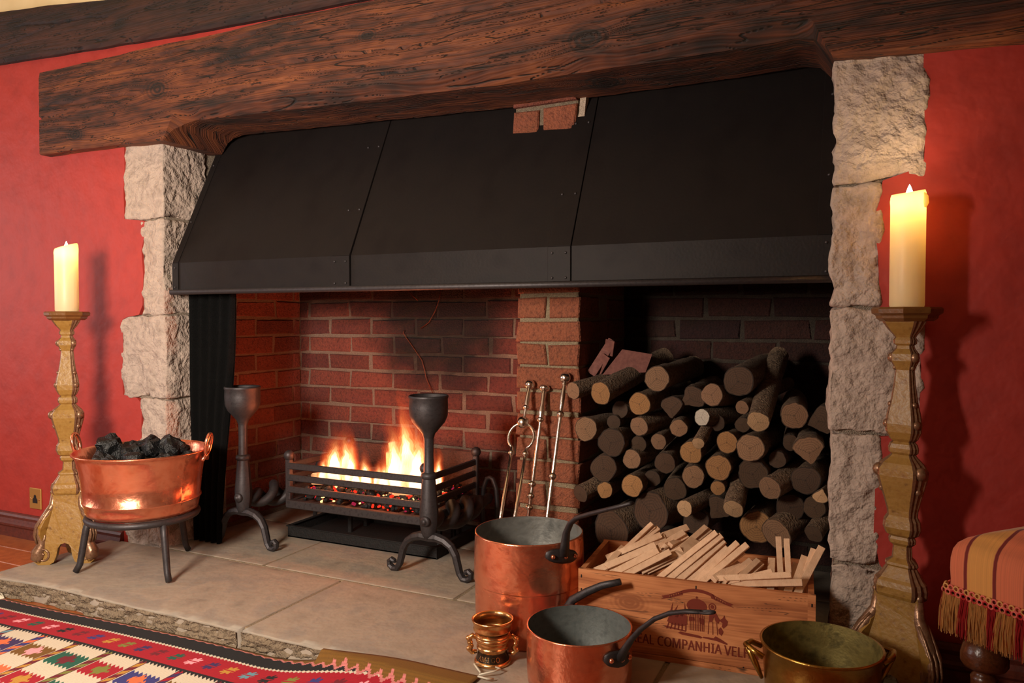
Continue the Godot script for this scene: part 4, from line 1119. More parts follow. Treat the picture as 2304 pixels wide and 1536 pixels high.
func fire():
	# each tongue is a nest of thin glowing shells, red and faint outside, nearly white within
	var shells := [[1.50, 1.28, srgb(255, 84, 40), 1.1, 0.11, 0.55], [1.36, 1.16, srgb(255, 92, 44), 1.3, 0.14, 0.6], [1.22, 1.06, srgb(255, 112, 54), 1.7, 0.18, 0.65], [1.10, 0.97, srgb(255, 136, 70), 2.4, 0.22, 0.7], [0.98, 0.88, srgb(255, 164, 92), 3.6, 0.28, 0.8], [0.86, 0.78, srgb(255, 196, 126), 6.0, 0.40, 0.9], [0.72, 0.66, srgb(255, 222, 168), 11.0, 0.7, 1.0]]
	for k in shells.size():
		glow_mat("flame_shell_%d" % k, shells[k][2], shells[k][3], 0.0, shells[k][4], shells[k][5])
	glow_mat("candle_flame", srgb(255, 236, 190), 40.0)
	glow_mat("ember_red", srgb(255, 60, 36), 0.9)
	glow_mat("ember_violet", srgb(220, 50, 90), 0.5)
	glow_mat("ember_hot", srgb(255, 200, 120), 2.6)
	glow_mat("fire_wood_glow", srgb(255, 176, 116), 1.5)
	var f = thing("fire_flames", "orange and white flames rising from the grate", "flames", Vector3(-1.642, 0.235, -0.30))
	var tongues := [[-0.150, 0.02, 0.160, 0.048, 0.035, 0.01], [-0.105, 0.00, 0.170, 0.042, 0.035, -0.012], [-0.070, 0.03, 0.140, 0.030, 0.028, 0.006], [-0.185, 0.04, 0.095, 0.024, 0.02, 0.008], [0.005, 0.04, 0.105, 0.030, 0.025, -0.006], [0.042, 0.02, 0.085, 0.022, 0.02, 0.008], [0.130, 0.03, 0.215, 0.052, 0.04, -0.02], [0.172, 0.01, 0.255, 0.064, 0.045, -0.028], [0.212, 0.03, 0.210, 0.050, 0.04, 0.008], [0.150, -0.02, 0.270, 0.030, 0.03, -0.04], [0.245, -0.05, 0.120, 0.022, 0.02, 0.01], [0.262, 0.0, 0.085, 0.020, 0.02, 0.006], [-0.13, -0.04, 0.15, 0.035, 0.03, 0.015], [-0.03, 0.05, 0.07, 0.026, 0.02, 0.0], [0.09, 0.05, 0.10, 0.03, 0.025, 0.0], [0.19, -0.05, 0.17, 0.04, 0.03, 0.01]]
	for k in tongues.size():
		var q: Array = tongues[k]
		var base := Vector3(q[0], 0.0, q[1])
		var fl = null
		for i in shells.size():
			var o := Shape.new(true)
			tongue(o, base, q[2] * shells[i][0], q[3] * shells[i][1], q[4] * shells[i][1], Vector2(q[5] * shells[i][0], 0), k + 0.5, 1.0)
			var sh = part(o, "flame" if i == 0 else "flame_shell", M["flame_shell_%d" % i], fl if fl else f)
			if i == 0:
				fl = sh
	for q in [[-0.11, 0.075, 0.0, 1.0], [0.16, 0.11, 0.0, 1.5], [0.02, 0.05, 0.0, 0.5]]:
		var l := OmniLight3D.new()
		l.name = "fire_glow"
		l.light_color = srgb(255, 116, 62)
		l.light_energy = 0.15 * q[3]
		l.light_size = 0.045
		l.omni_range = 9.0
		l.omni_attenuation = 2.0
		l.shadow_enabled = true
		f.add_child(l, true)
		l.position = Vector3(q[0], q[1], 0.02)
	# bed of embers and ash
	var e = thing("fire_embers", "bed of glowing red embers and grey ash in the grate", "embers", Vector3(-1.642, 0.172, -0.375))
	e.set_meta("kind", "stuff")
	var ash := Shape.new()
	var red := Shape.new()
	var hot := Shape.new()
	var violet := Shape.new()
	rng.seed = 77
	for k in 1500:
		var p := Vector3(rng.randf_range(-0.25, 0.262), 0.0, rng.randf_range(-0.16, 0.165))
		p.y = 0.006 + rng.randf() * 0.06 * (1.0 - absf(p.x) * 1.6)
		var c := rng.randf()
		var s: Shape = ash if c < 0.52 else red if c < 0.80 else violet if c < 0.93 else hot
		var sz := rng.randf_range(0.007, 0.022) if c < 0.52 else rng.randf_range(0.003, 0.011)
		s.box(turned(Vector3(rng.randf() * 6, rng.randf() * 6, rng.randf() * 6), p), Vector3(sz * 1.4, sz, sz * rng.randf_range(0.5, 1.0)), sz * 0.25)
	part(ash, "ash", M.soot_black, e).set_meta("kind", "stuff")
	part(red, "ember", M.ember_red, e).set_meta("kind", "stuff")
	part(violet, "fading_ember", M.ember_violet, e).set_meta("kind", "stuff")
	part(hot, "hot_ember", M.ember_hot, e).set_meta("kind", "stuff")
	# wood burning on top
	rng.seed = 12
	var wood := [["pale block of firewood standing on end in the middle of the fire", Vector3(-1.590, 0.300, -0.36), Vector3(0.042, 0.10, 0.03), Vector3(0.1, 0.2, 0.0)], ["thin stick of firewood leaning behind the upright block in the fire", Vector3(-1.612, 0.312, -0.41), Vector3(0.03, 0.13, 0.018), Vector3(-0.1, 0.1, 0.25)], ["rounded piece of firewood beside the upright block in the fire", Vector3(-1.545, 0.285, -0.40), Vector3(0.07, 0.05, 0.04), Vector3(0, 0.2, 0.5)], ["glowing split log lying across the left of the grate", Vector3(-1.815, 0.248, -0.270), Vector3(0.115, 0.040, 0.04), Vector3(0, 0.1, 0.06)], ["glowing split log lying across the middle of the grate", Vector3(-1.66, 0.250, -0.29), Vector3(0.12, 0.022, 0.035), Vector3(0, -0.2, -0.10)], ["glowing split log lying across the right of the grate", Vector3(-1.475, 0.246, -0.28), Vector3(0.13, 0.05, 0.04), Vector3(0, 0.15, 0.10)], ["charred stick along the back of the fire", Vector3(-1.70, 0.265, -0.42), Vector3(0.24, 0.025, 0.03), Vector3(0, 0.1, 0.06)]]
	for k in wood.size():
		var q: Array = wood[k]
		var s := Shape.new()
		s.rbox(Transform3D(), q[2], 0.005, Vector3i(6, 6, 4), func(p: Vector3, d: Vector3): return p + d * 0.003 * noise.get_noise_3dv(p * 3000.0 + Vector3.ONE * k * 50.0))
		s.col = Color.WHITE
		var o = part(s, "firewood", M.kindling if k < 3 else M.fire_wood_glow if k < 6 else M.soot_black)
		o.position = q[1]
		o.rotation = q[3]
		tag(o, q[0], "firewood", "wood burning in the grate")

func knob_profile(r: float) -> Array:
	var a := []
	for k in 13:
		var t := -PI / 2 + PI * k / 12.0
		a.append(Vector2(maxf(cos(t) * r, 0.0), sin(t) * r))
	return a

func fire_irons():
	# each leans on the pier with its foot on the hearth behind the copper pot
	var lean := func(top: Vector3, foot: Vector3):
		var y := (top - foot).normalized()
		var x := Vector3.RIGHT
		x = (x - y * x.dot(y)).normalized()
		return Transform3D(Basis(x, y, x.cross(y)), foot)
	var k := func(s: Shape, xf: Transform3D, y: float, r: float, h: float):
		s.lathe([Vector2(r * 0.4, y - h), Vector2(r, y - h * 0.3), Vector2(r, y + h * 0.3), Vector2(r * 0.4, y + h)], 14, xf)
	# poker
	var xf: Transform3D = lean.call(Vector3(-0.879, 0.648, -0.255), Vector3(-0.879, 0.004, -0.03))
	var L := 0.682
	var t = thing("poker", "polished steel poker with a round ball handle leaning against the brick pier", "poker")
	var s := Shape.new(true)
	s.lathe([Vector2(0.0, 0.0), Vector2(0.004, 0.02), Vector2(0.0055, 0.06), Vector2(0.0055, L - 0.02)], 12, xf)
	part(s, "rod", M.steel, t)
	s = Shape.new(true)
	s.ball(xf * Vector3(0, L, 0), 0.0175, 18)
	k.call(s, xf, L - 0.02, 0.008, 0.006)
	part(s, "ball_knob", M.steel, t)
	for y in [L - 0.115, L - 0.305]:
		s = Shape.new(true)
		k.call(s, xf, y, 0.011, 0.012)
		part(s, "collar", M.steel, t)
	s = Shape.new(true)
	s.lathe([Vector2(0.0055, L - 0.10), Vector2(0.008, L - 0.06), Vector2(0.006, L - 0.03)], 12, xf)
	part(s, "grip", M.steel, t)
	# shovel
	xf = lean.call(Vector3(-0.951, 0.612, -0.262), Vector3(-0.951, 0.004, -0.062))
	L = 0.64
	t = thing("fire_shovel", "polished steel fire shovel with a flat button handle between tongs and poker", "fire shovel")
	s = Shape.new(true)
	s.lathe([Vector2(0.0, 0.02), Vector2(0.0055, 0.03), Vector2(0.0055, L - 0.1), Vector2(0.009, L - 0.09), Vector2(0.010, L - 0.07), Vector2(0.0065, L - 0.05), Vector2(0.008, L - 0.02), Vector2(0.006, L - 0.01)], 12, xf)
	part(s, "rod", M.steel, t)
	s = Shape.new(true)
	s.lathe([Vector2(0.006, L - 0.012), Vector2(0.015, L - 0.006), Vector2(0.018, L + 0.002), Vector2(0.013, L + 0.009), Vector2(0.0, L + 0.012)], 18, xf)
	part(s, "button_knob", M.steel, t)
	for y in [L - 0.1, L - 0.30, L - 0.335, L - 0.37]:
		s = Shape.new(true)
		k.call(s, xf, y, 0.0115, 0.010)
		part(s, "collar", M.steel, t)
	s = Shape.new()
	s.box(xf * Transform3D(Basis(), Vector3(0, 0.045, 0.004)), Vector3(0.09, 0.09, 0.003), 0.001)
	part(s, "blade", M.steel, t)
	# tongs
	xf = lean.call(Vector3(-1.0, 0.622, -0.258), Vector3(-1.0, 0.004, 0.0))
	L = 0.67
	t = thing("fire_tongs", "polished steel fire tongs with a hooped hinge and ball handle leaning on the pier", "fire tongs")
	s = Shape.new(true)
	s.lathe([Vector2(0.004, L - 0.12), Vector2(0.005, L - 0.08), Vector2(0.008, L - 0.05), Vector2(0.006, L - 0.015)], 12, xf)
	k.call(s, xf, L - 0.075, 0.010, 0.008)
	part(s, "handle", M.steel, t)
	s = Shape.new(true)
	s.ball(xf * Vector3(0, L, 0), 0.0165, 18)
	part(s, "ball_knob", M.steel, t)
	s = Shape.new(true)
	s.ball(xf * Vector3(0, L - 0.125, 0.004), 0.019, 18)
	part(s, "hinge_boss", M.steel, t)
	s = Shape.new(true)
	var hoop := []
	for i in 23:
		var a := deg_to_rad(-62 + i * 304.0 / 22.0)
		hoop.append(xf * Vector3(sin(a - PI / 2 - deg_to_rad(90)) * 0.043, L - 0.170 - cos(a - PI / 2 - deg_to_rad(90)) * 0.043, 0))
	hoop = []
	for i in 23:
		var a := deg_to_rad(-55.0 + 290.0 * i / 22.0)
		hoop.append(xf * Vector3(cos(a) * 0.043, L - 0.170 + sin(a) * 0.043, 0))
	s.tube(hoop, 0.0045, 8)
	part(s, "hoop", M.steel, t)
	for m in [-1.0, 1.0]:
		var top := Vector3(0.0247 * m, L - 0.205, 0)
		var low := Vector3(0.021 * m, 0.002, 0)
		s = Shape.new(true)
		s.tube([xf * top, xf * top.lerp(low, 0.5), xf * low], [0.0055, 0.0055, 0.0045], 10)
		for y in [L - 0.222, L - 0.56]:
			k.call(s, xf * Transform3D(Basis(), Vector3(0.0235 * m, 0, 0)), y, 0.0095, 0.010)
		part(s, "arm", M.steel, t)

func ordinal(k: int) -> String:
	if k >= 20:
		return ("twenty-" if k < 30 else "thirty-") + ordinal(k % 10) if k != 29 else "thirtieth"
	return ["first", "second", "third", "fourth", "fifth", "sixth", "seventh", "eighth", "ninth", "tenth", "eleventh", "twelfth", "thirteenth", "fourteenth", "fifteenth", "sixteenth", "seventeenth", "eighteenth", "nineteenth", "twentieth"][k]

func logs():
	rng.seed = 31
	var tones := {"p": lin(206, 170, 132), "y": lin(180, 134, 88), "m": lin(150, 116, 90), "d": lin(88, 66, 50), "w": lin(206, 200, 190)}
	var words := {"p": "pale freshly sawn", "y": "golden-ended", "m": "brown-ended", "d": "dark weathered", "w": "white lichened"}
	# rows of the stack by height, counted outwards from the pier, so that each log can be pointed to
	var order := range(LOGS.size())
	var rows := {}
	for k in order:
		var row := clampi(int((0.68 - LOGS[k][1]) / 0.062), 0, 7)
		if not rows.has(row):
			rows[row] = []
		rows[row].append(k)
	var names := ["top", "second", "third", "fourth", "fifth", "sixth", "seventh", "lowest"]
	var place := {}
	for r in rows:
		rows[r].sort_custom(func(a, b): return LOGS[a][0] < LOGS[b][0])
		for i in rows[r].size():
			place[rows[r][i]] = "%s from the pier in the %s row of the stack" % [ordinal(i), names[r]]
	for k in LOGS.size():
		var q: Array = LOGS[k]
		var style: String = q[4]
		var split := style[1] == "w"
		var axis := Vector3(q[5], q[6], -1).normalized()
		var right := Vector3.UP.cross(-axis).normalized()
		var t = thing("split_log" if split else "log", "%s %slog, %s" % [words[style[0]], "split " if split else "", place[k]], "log", Vector3(q[0], q[1], q[2]), 0.0, "logs stacked in the recess")
		var r: float = q[3]
		var n := 26
		var length := minf(0.42, (q[2] + 0.735) / maxf(-axis.z, 0.3))
		var rim := func(u: float, z: float):
			var a := u * TAU
			var rr := r
			if split:
				rr = r * 1.25 * minf(1.0, 0.50 / maxf(0.2, maxf(cos(a - 0.9 - k), cos(a - 2.6 - k))))
			rr *= 1.0 + 0.15 * noise.get_noise_3d(cos(a) * 60.0 + k * 40.0, sin(a) * 60.0, z * 500.0) + 0.05 * rough.get_noise_3d(cos(a) * 200.0, sin(a) * 200.0 + k * 30.0, z * 900.0)
			return right * (cos(a) * rr) + axis.cross(right) * (-sin(a) * rr) + axis * (z * length)
		var s := Shape.new(true)
		s.col = Color.WHITE * rng.randf_range(0.75, 1.25)
		s.grid(n, 9, func(u: float, v: float): return rim.call(u, v), true)
		for i in n:
			s.tri(axis * length, rim.call(float(i) / n, 1.0), rim.call(float(i + 1) / n, 1.0))
		part(s, "bark", M.bark, t)
		s = Shape.new()
		s.col = tones[style[0]] * rng.randf_range(0.7, 0.95)
		for i in n:
			var a := TAU * i / n
			var b := TAU * (i + 1) / n
			var tilt := axis * -0.002
			s.tri(tilt * 1.5, rim.call(float(i) / n, 0.0), rim.call(float(i + 1) / n, 0.0), Vector2(0.5, 0.5), Vector2(0.5 + 0.49 * cos(a + k), 0.5 + 0.49 * sin(a + k)), Vector2(0.5 + 0.49 * cos(b + k), 0.5 + 0.49 * sin(b + k)))
		part(s, "cut_end", M.cut_wood, t)
	# folded card behind the logs
	var s := Shape.new()
	var c = thing("folded_card", "reddish folded card tucked behind the top of the log stack", "card", Vector3(-0.74, 0.655, -0.34))
	for q in [[[-0.085, 0.0, -0.020, 0.108], [-0.022, 0.108, -0.035, 0.06], [-0.035, 0.06, -0.075, 0.0]]]:
		for e in q:
			s.bar(Vector3(e[0], e[1], 0), Vector3(e[2], e[3], -0.02), 0.03, 0.003, 0.001, Vector3(0, 0, 1))
	part(s, "folded_leaf", M.card, c)
	s = Shape.new()
	s.prism(PackedVector2Array([Vector2(-0.045, 0.0), Vector2(0.015, 0.083), Vector2(0.108, 0.068), Vector2(0.088, 0.01)]), -0.004, 0.0, turned(Vector3(-0.3, 0.25, 0), Vector3.ZERO))
	part(s, "board", M.card, c)

func crate():
	var yaw := deg_to_rad(5.2)
	var o := Vector3(-0.6785, 0.0, 0.160)
	var W := 0.556
	var D := 0.275
	var H := 0.203
	var c = thing("wooden_crate", "stencilled pine wine crate full of kindling", "crate", o, yaw)
	var face := func(s: Shape, a: Vector3, ux: Vector3, uy: Vector3, w: float, h: float, off: float):   # one board face with the grain along ux
		s.quad(a, a + ux * w, a + ux * w + uy * h, a + uy * h, Vector2(off, 1), Vector2(off + w / 0.55, 1), Vector2(off + w / 0.55, 1 - h / 0.22), Vector2(off, 1 - h / 0.22))
	var board := func(called: String, lo: Vector3, hi: Vector3, along: int, off: float):
		var s := Shape.new()
		var d := hi - lo
		face.call(s, Vector3(lo.x, lo.y, hi.z), Vector3.RIGHT, Vector3.UP, d.x, d.y, off)
		face.call(s, Vector3(hi.x, lo.y, lo.z), Vector3.LEFT, Vector3.UP, d.x, d.y, off + 0.3)
		face.call(s, Vector3(hi.x, lo.y, hi.z), Vector3.FORWARD, Vector3.UP, d.z, d.y, off)
		face.call(s, Vector3(lo.x, lo.y, lo.z), Vector3.BACK, Vector3.UP, d.z, d.y, off + 0.2)
		face.call(s, Vector3(lo.x, hi.y, hi.z), Vector3.RIGHT if along == 0 else Vector3.RIGHT, Vector3.FORWARD, d.x, d.z, off)
		face.call(s, Vector3(lo.x, lo.y, lo.z), Vector3.RIGHT, Vector3.BACK, d.x, d.z, off)
		return part(s, called, M.crate_pine, c)
	var b := 0.010
	board.call("front_board", Vector3(0, 0.014, -b), Vector3(W, H, 0), 0, 0.02)
	board.call("back_board", Vector3(0, 0.014, -D), Vector3(W, H, -D + b), 0, 0.4)
	board.call("end_board", Vector3(b * 0.3, 0.014, -D + b), Vector3(0.016, H, -b), 1, 0.1)
	board.call("end_board", Vector3(W - 0.016, 0.014, -D + b), Vector3(W - b * 0.3, H, -b), 1, 0.6)
	board.call("bottom_board", Vector3(-0.001, 0.0, -D - 0.001), Vector3(W + 0.001, 0.0125, 0.0015), 0, 0.3)
	# nails
	for q in [[0.008, 0.185], [0.008, 0.15], [0.008, 0.03], [W - 0.008, 0.18], [W - 0.008, 0.14], [W - 0.008, 0.03], [0.29, 0.19], [0.40, 0.012]]:
		var s := Shape.new()
		s.box(Transform3D(Basis(), Vector3(q[0], q[1], 0.0)), Vector3(0.003, 0.008, 0.002), 0.0005)
		part(s, "nail", M.soot_black, c)
	# stencil: lettering and device
	var tm := TextMesh.new()
	var f := SystemFont.new()
	f.font_names = PackedStringArray(["Droid Sans"])
	var bold := FontVariation.new()
	bold.base_font = f
	bold.variation_embolden = 0.0
	tm.font = bold
	tm.text = "REAL COMPANHIA VELHA"
	tm.font_size = 32
	tm.pixel_size = 0.00090
	tm.depth = 0.0006
	var size := tm.get_aabb().size
	var heavy := SurfaceTool.new()
	for dx in [-0.0006, 0.0, 0.0006]:
		heavy.append_from(tm, 0, Transform3D(Basis(), Vector3(dx, 0, dx * 0.1)))
	var lt = part(heavy.commit(), "stencil_lettering", M.red_ink, c)
	lt.scale = Vector3(0.298 / maxf(size.x, 0.01), 0.0230 / maxf(size.y, 0.001), 1.0)
	lt.position = Vector3(0.283, 0.048, 0.0004)
	var s := Shape.new()
	var ink := func(pts: Array):
		var p := PackedVector2Array()
		for q in pts:
			p.append(Vector2(q[0], q[1]) * 0.001)
		s.prism(p, 0.0, 0.0006)
	var ring := func(x: float, y: float, rx: float, ry: float, th: float):
		for k in 16:
			var a := TAU * k / 16
			var e := TAU * (k + 1) / 16
			ink.call([[x + cos(a) * rx, y + sin(a) * ry], [x + cos(e) * rx, y + sin(e) * ry], [x + cos(e) * (rx - th), y + sin(e) * (ry - th)], [x + cos(a) * (rx - th), y + sin(a) * (ry - th)]])
	# banner: a raised middle and two folded ends
	for k in 10:
		var t0 := k / 10.0
		var t1 := (k + 1) / 10.0
		var arch := func(t: float): return 127.0 - 9.0 * pow(t * 2 - 1, 2.0)
		ink.call([[-38 + 78 * t0, arch.call(t0)], [-38 + 78 * t1, arch.call(t1)], [-38 + 78 * t1, arch.call(t1) + 7.5], [-38 + 78 * t0, arch.call(t0) + 7.5]])
	for m in [-1.0, 1.0]:
		ink.call([[32 * m, 122], [34 * m, 116], [66 * m, 105], [66 * m, 107.5]])
		ink.call([[34 * m, 124], [66 * m, 111], [66 * m, 113.5], [36 * m, 126]])
		for k in 5:
			var x: float = 39.0 + k * 5.5
			ink.call([[x * m, 121.5 - (x - 39) * 0.42], [(x + 3) * m, 120.3 - (x - 39) * 0.42], [(x + 3) * m, 116.5 - (x - 39) * 0.42], [x * m, 117.0 - (x - 39) * 0.42]])
		ink.call([[66 * m, 113.5], [84 * m, 108], [78 * m, 104.5], [86 * m, 100], [66 * m, 105]])
	# domed crown
	var dome := []
	for k in 13:
		var a := PI * k / 12.0
		dome.append([cos(a) * 24.0, 92 + sin(a) * 19.0])
	dome.append_array([[-20, 84], [-14, 81], [14, 81], [20, 84]])
	ink.call(dome)
	ink.call([[-1, 110], [1, 110], [1, 117], [-1, 117]])
	ink.call([[-3, 113], [3, 113], [3, 114.5], [-3, 114.5]])
	# columns below the crown
	for k in 9:
		var x := -16.0 + k * 4.0
		ink.call([[x, 34], [x + 1.6, 34], [x + 1.6, 78 - absf(x) * 0.4], [x, 78 - absf(x) * 0.4]])
	ink.call([[-18, 56], [-4, 58], [-6, 66], [-18, 66]])
	ink.call([[8, 52], [18, 50], [18, 64], [6, 66]])
	# foliage and beast on one side
	for q in [[-66, 62, -58, 96], [-60, 66, -46, 90], [-52, 62, -34, 82], [-30, 70, -30, 98], [-26, 72, -18, 92], [-40, 66, -26, 78]]:
		ink.call([[q[0], q[1]], [q[0] + 7, q[1] - 2], [q[2] + 1.5, q[3]]])
	ink.call([[-66, 60], [-54, 70], [-36, 72], [-22, 66], [-22, 46], [-34, 40], [-58, 42], [-70, 48]])
	for k in 6:
		ink.call([[-72 + k * 9, 30], [-69 + k * 9, 30], [-64 + k * 8, 46], [-67 + k * 8, 46]])
	ink.call([[-74, 33], [-26, 28], [-26, 31], [-74, 37]])
	# standing figure with a ring above on the other side
	ring.call(36.0, 96.0, 9.0, 9.0, 2.4)
	ring.call(36.0, 96.0, 4.5, 4.5, 4.2)
	ink.call([[28, 60], [30, 84], [36, 90], [44, 84], [54, 66], [50, 58], [44, 62], [40, 74], [36, 60]])
	ink.call([[52, 66], [60, 72], [64, 80], [66, 72], [72, 66], [70, 56], [62, 48], [58, 52], [60, 60]])
	ink.call([[50, 44], [56, 50], [62, 40], [58, 30], [52, 34]])
	for k in 3:
		ink.call([[26 + k * 11, 30], [27.6 + k * 11, 30], [29 + k * 9, 60], [27.5 + k * 9, 60]])
	# ground line
	ink.call([[-44, 23], [-38, 27], [8, 23], [14, 20], [10, 17], [-34, 20]])
	ink.call([[14, 19], [46, 16], [70, 10], [72, 13], [56, 22], [44, 27], [40, 22], [16, 22]])
	var em = part(s, "stencil_device", M.red_ink, c)
	em.position = Vector3(0.292, 0.052, 0.0003)
	# kindling
	rng.seed = 9
	var order := range(STICKS.size())
	order.sort_custom(func(x, y): return STICKS[x][0] < STICKS[y][0])
	for i in order.size():
		var k: int = order[i]
		var q: Array = STICKS[k]
		var top := Vector3(q[0], q[1], q[2])
		var low := Vector3(q[3], q[4], q[5])
		var d := (top - low).normalized()
		if k < 22 or k > 33:
			low -= d * rng.randf_range(0.02, 0.05)
		elif k > 24:
			low -= d * 0.07
		for e in 2:   # keep it inside the crate
			var p: Vector3 = Basis(Vector3.UP, -yaw) * ((low if e == 0 else top) - o)
			if p.y < H and p.z > -0.022:
				var back := Basis(Vector3.UP, yaw) * Vector3(0, 0, -0.022 - p.z)
				low += back
				top += back
		s = Shape.new()
		s.col = Color.WHITE * rng.randf_range(0.86, 1.06)
		var w: float = q[6]
		s.bar(Vector3.ZERO, top - low, w * 1.15, w * rng.randf_range(0.75, 1.0), 0.0008, Vector3(0.1, 0.4, 1).normalized() if k > 24 and k < 34 else Vector3(0, 0.5, 1).normalized())
		var how := "lying flat" if k in [22, 23, 24] else "standing upright" if k in [25, 26] else "leaning"
		var st = part(s, "kindling_stick", M.kindling)
		st.position = low
		tag(st, "pale %s kindling stick in the crate, its tip %s from the %s end" % [how, ordinal(i if i < 28 else order.size() - 1 - i), "saucepan" if i < 28 else "stone jamb"], "kindling", "kindling in the crate")
		if k == 10:
			s = Shape.new()
			for e in [[0.0, 0.014, 0.0008], [0.0, 0.003, 0.003], [0.012, 0.015, 0.003]]:
				s.bar(d * (0.055 + e[0]), d * (0.055 + e[1]), e[2], 0.0005, 0.0001, Vector3(0, 0.5, 1).normalized())
			var mk = part(s, "red_mark", mat("red_crayon", srgb(214, 60, 70), 0.8), st)
			mk.position = Vector3(0, 0.5, 1).normalized() * (w * 0.5 + 0.001)

func pan_shape(r: float, h: float, bulge: float, th := 0.0025) -> Array:
	return [Vector2(0.0, 0.0), Vector2(r * 0.96, 0.0), Vector2(r * 0.985, 0.003), Vector2(r * (1.0 + bulge * 0.6), h * 0.25), Vector2(r * (1.0 + bulge), h * 0.5), Vector2(r * (1.0 + bulge * 0.7), h * 0.8), Vector2(r, h - 0.004), Vector2(r + 0.001, h), Vector2(r - th, h)]

func iron_handle(t, n: Vector3, r: float, y: float, path: Array, rad: Array, loop: bool):   # riveted bracket and swept handle on the side that n points to
	var side := Vector3(n.z, 0, -n.x)
	var s := Shape.new(true)
	var rows := []
	for k in 9:
		var a := (k - 4) * 0.085
		var d := n.rotated(Vector3.UP, a)
		rows.append(d * (r + 0.004) + Vector3(0, y - 0.010 * (k - 4) / 4.0, 0))
	s.tube(rows, [0.007, 0.014, 0.017, 0.018, 0.019, 0.018, 0.017, 0.014, 0.007], 8, 0.30, n)
	part(s, "bracket", M.iron, t)
	for a in [-0.22, 0.02, 0.24]:
		s = Shape.new(true)
		var d := n.rotated(Vector3.UP, a)
		s.ball(d * (r + 0.009) + Vector3(0, y - 0.02 * a, 0), Vector3(0.006, 0.006, 0.006), 10)
		part(s, "rivet", M.copper, t)
	s = Shape.new(true)
	var pts := []
	for q in path:
		pts.append(n * (r + q[0]) + Vector3(0, q[1], 0))
	s.tube(pts, rad, 10, 0.62, side.cross(n) if false else Vector3.UP)
	if loop:
		var e: Vector3 = pts[-1]
		var dir: Vector3 = (pts[-1] - pts[-2]).normalized()
		var lp := []
		for k in 16:
			var a := TAU * k / 16
			lp.append(e + dir * (0.015 + 0.017 * -cos(a)) + side * (0.008 * sin(a)))
		s.tube(lp, 0.003, 6, 1.0, Vector3.ZERO, true)
	part(s, "handle", M.iron, t)

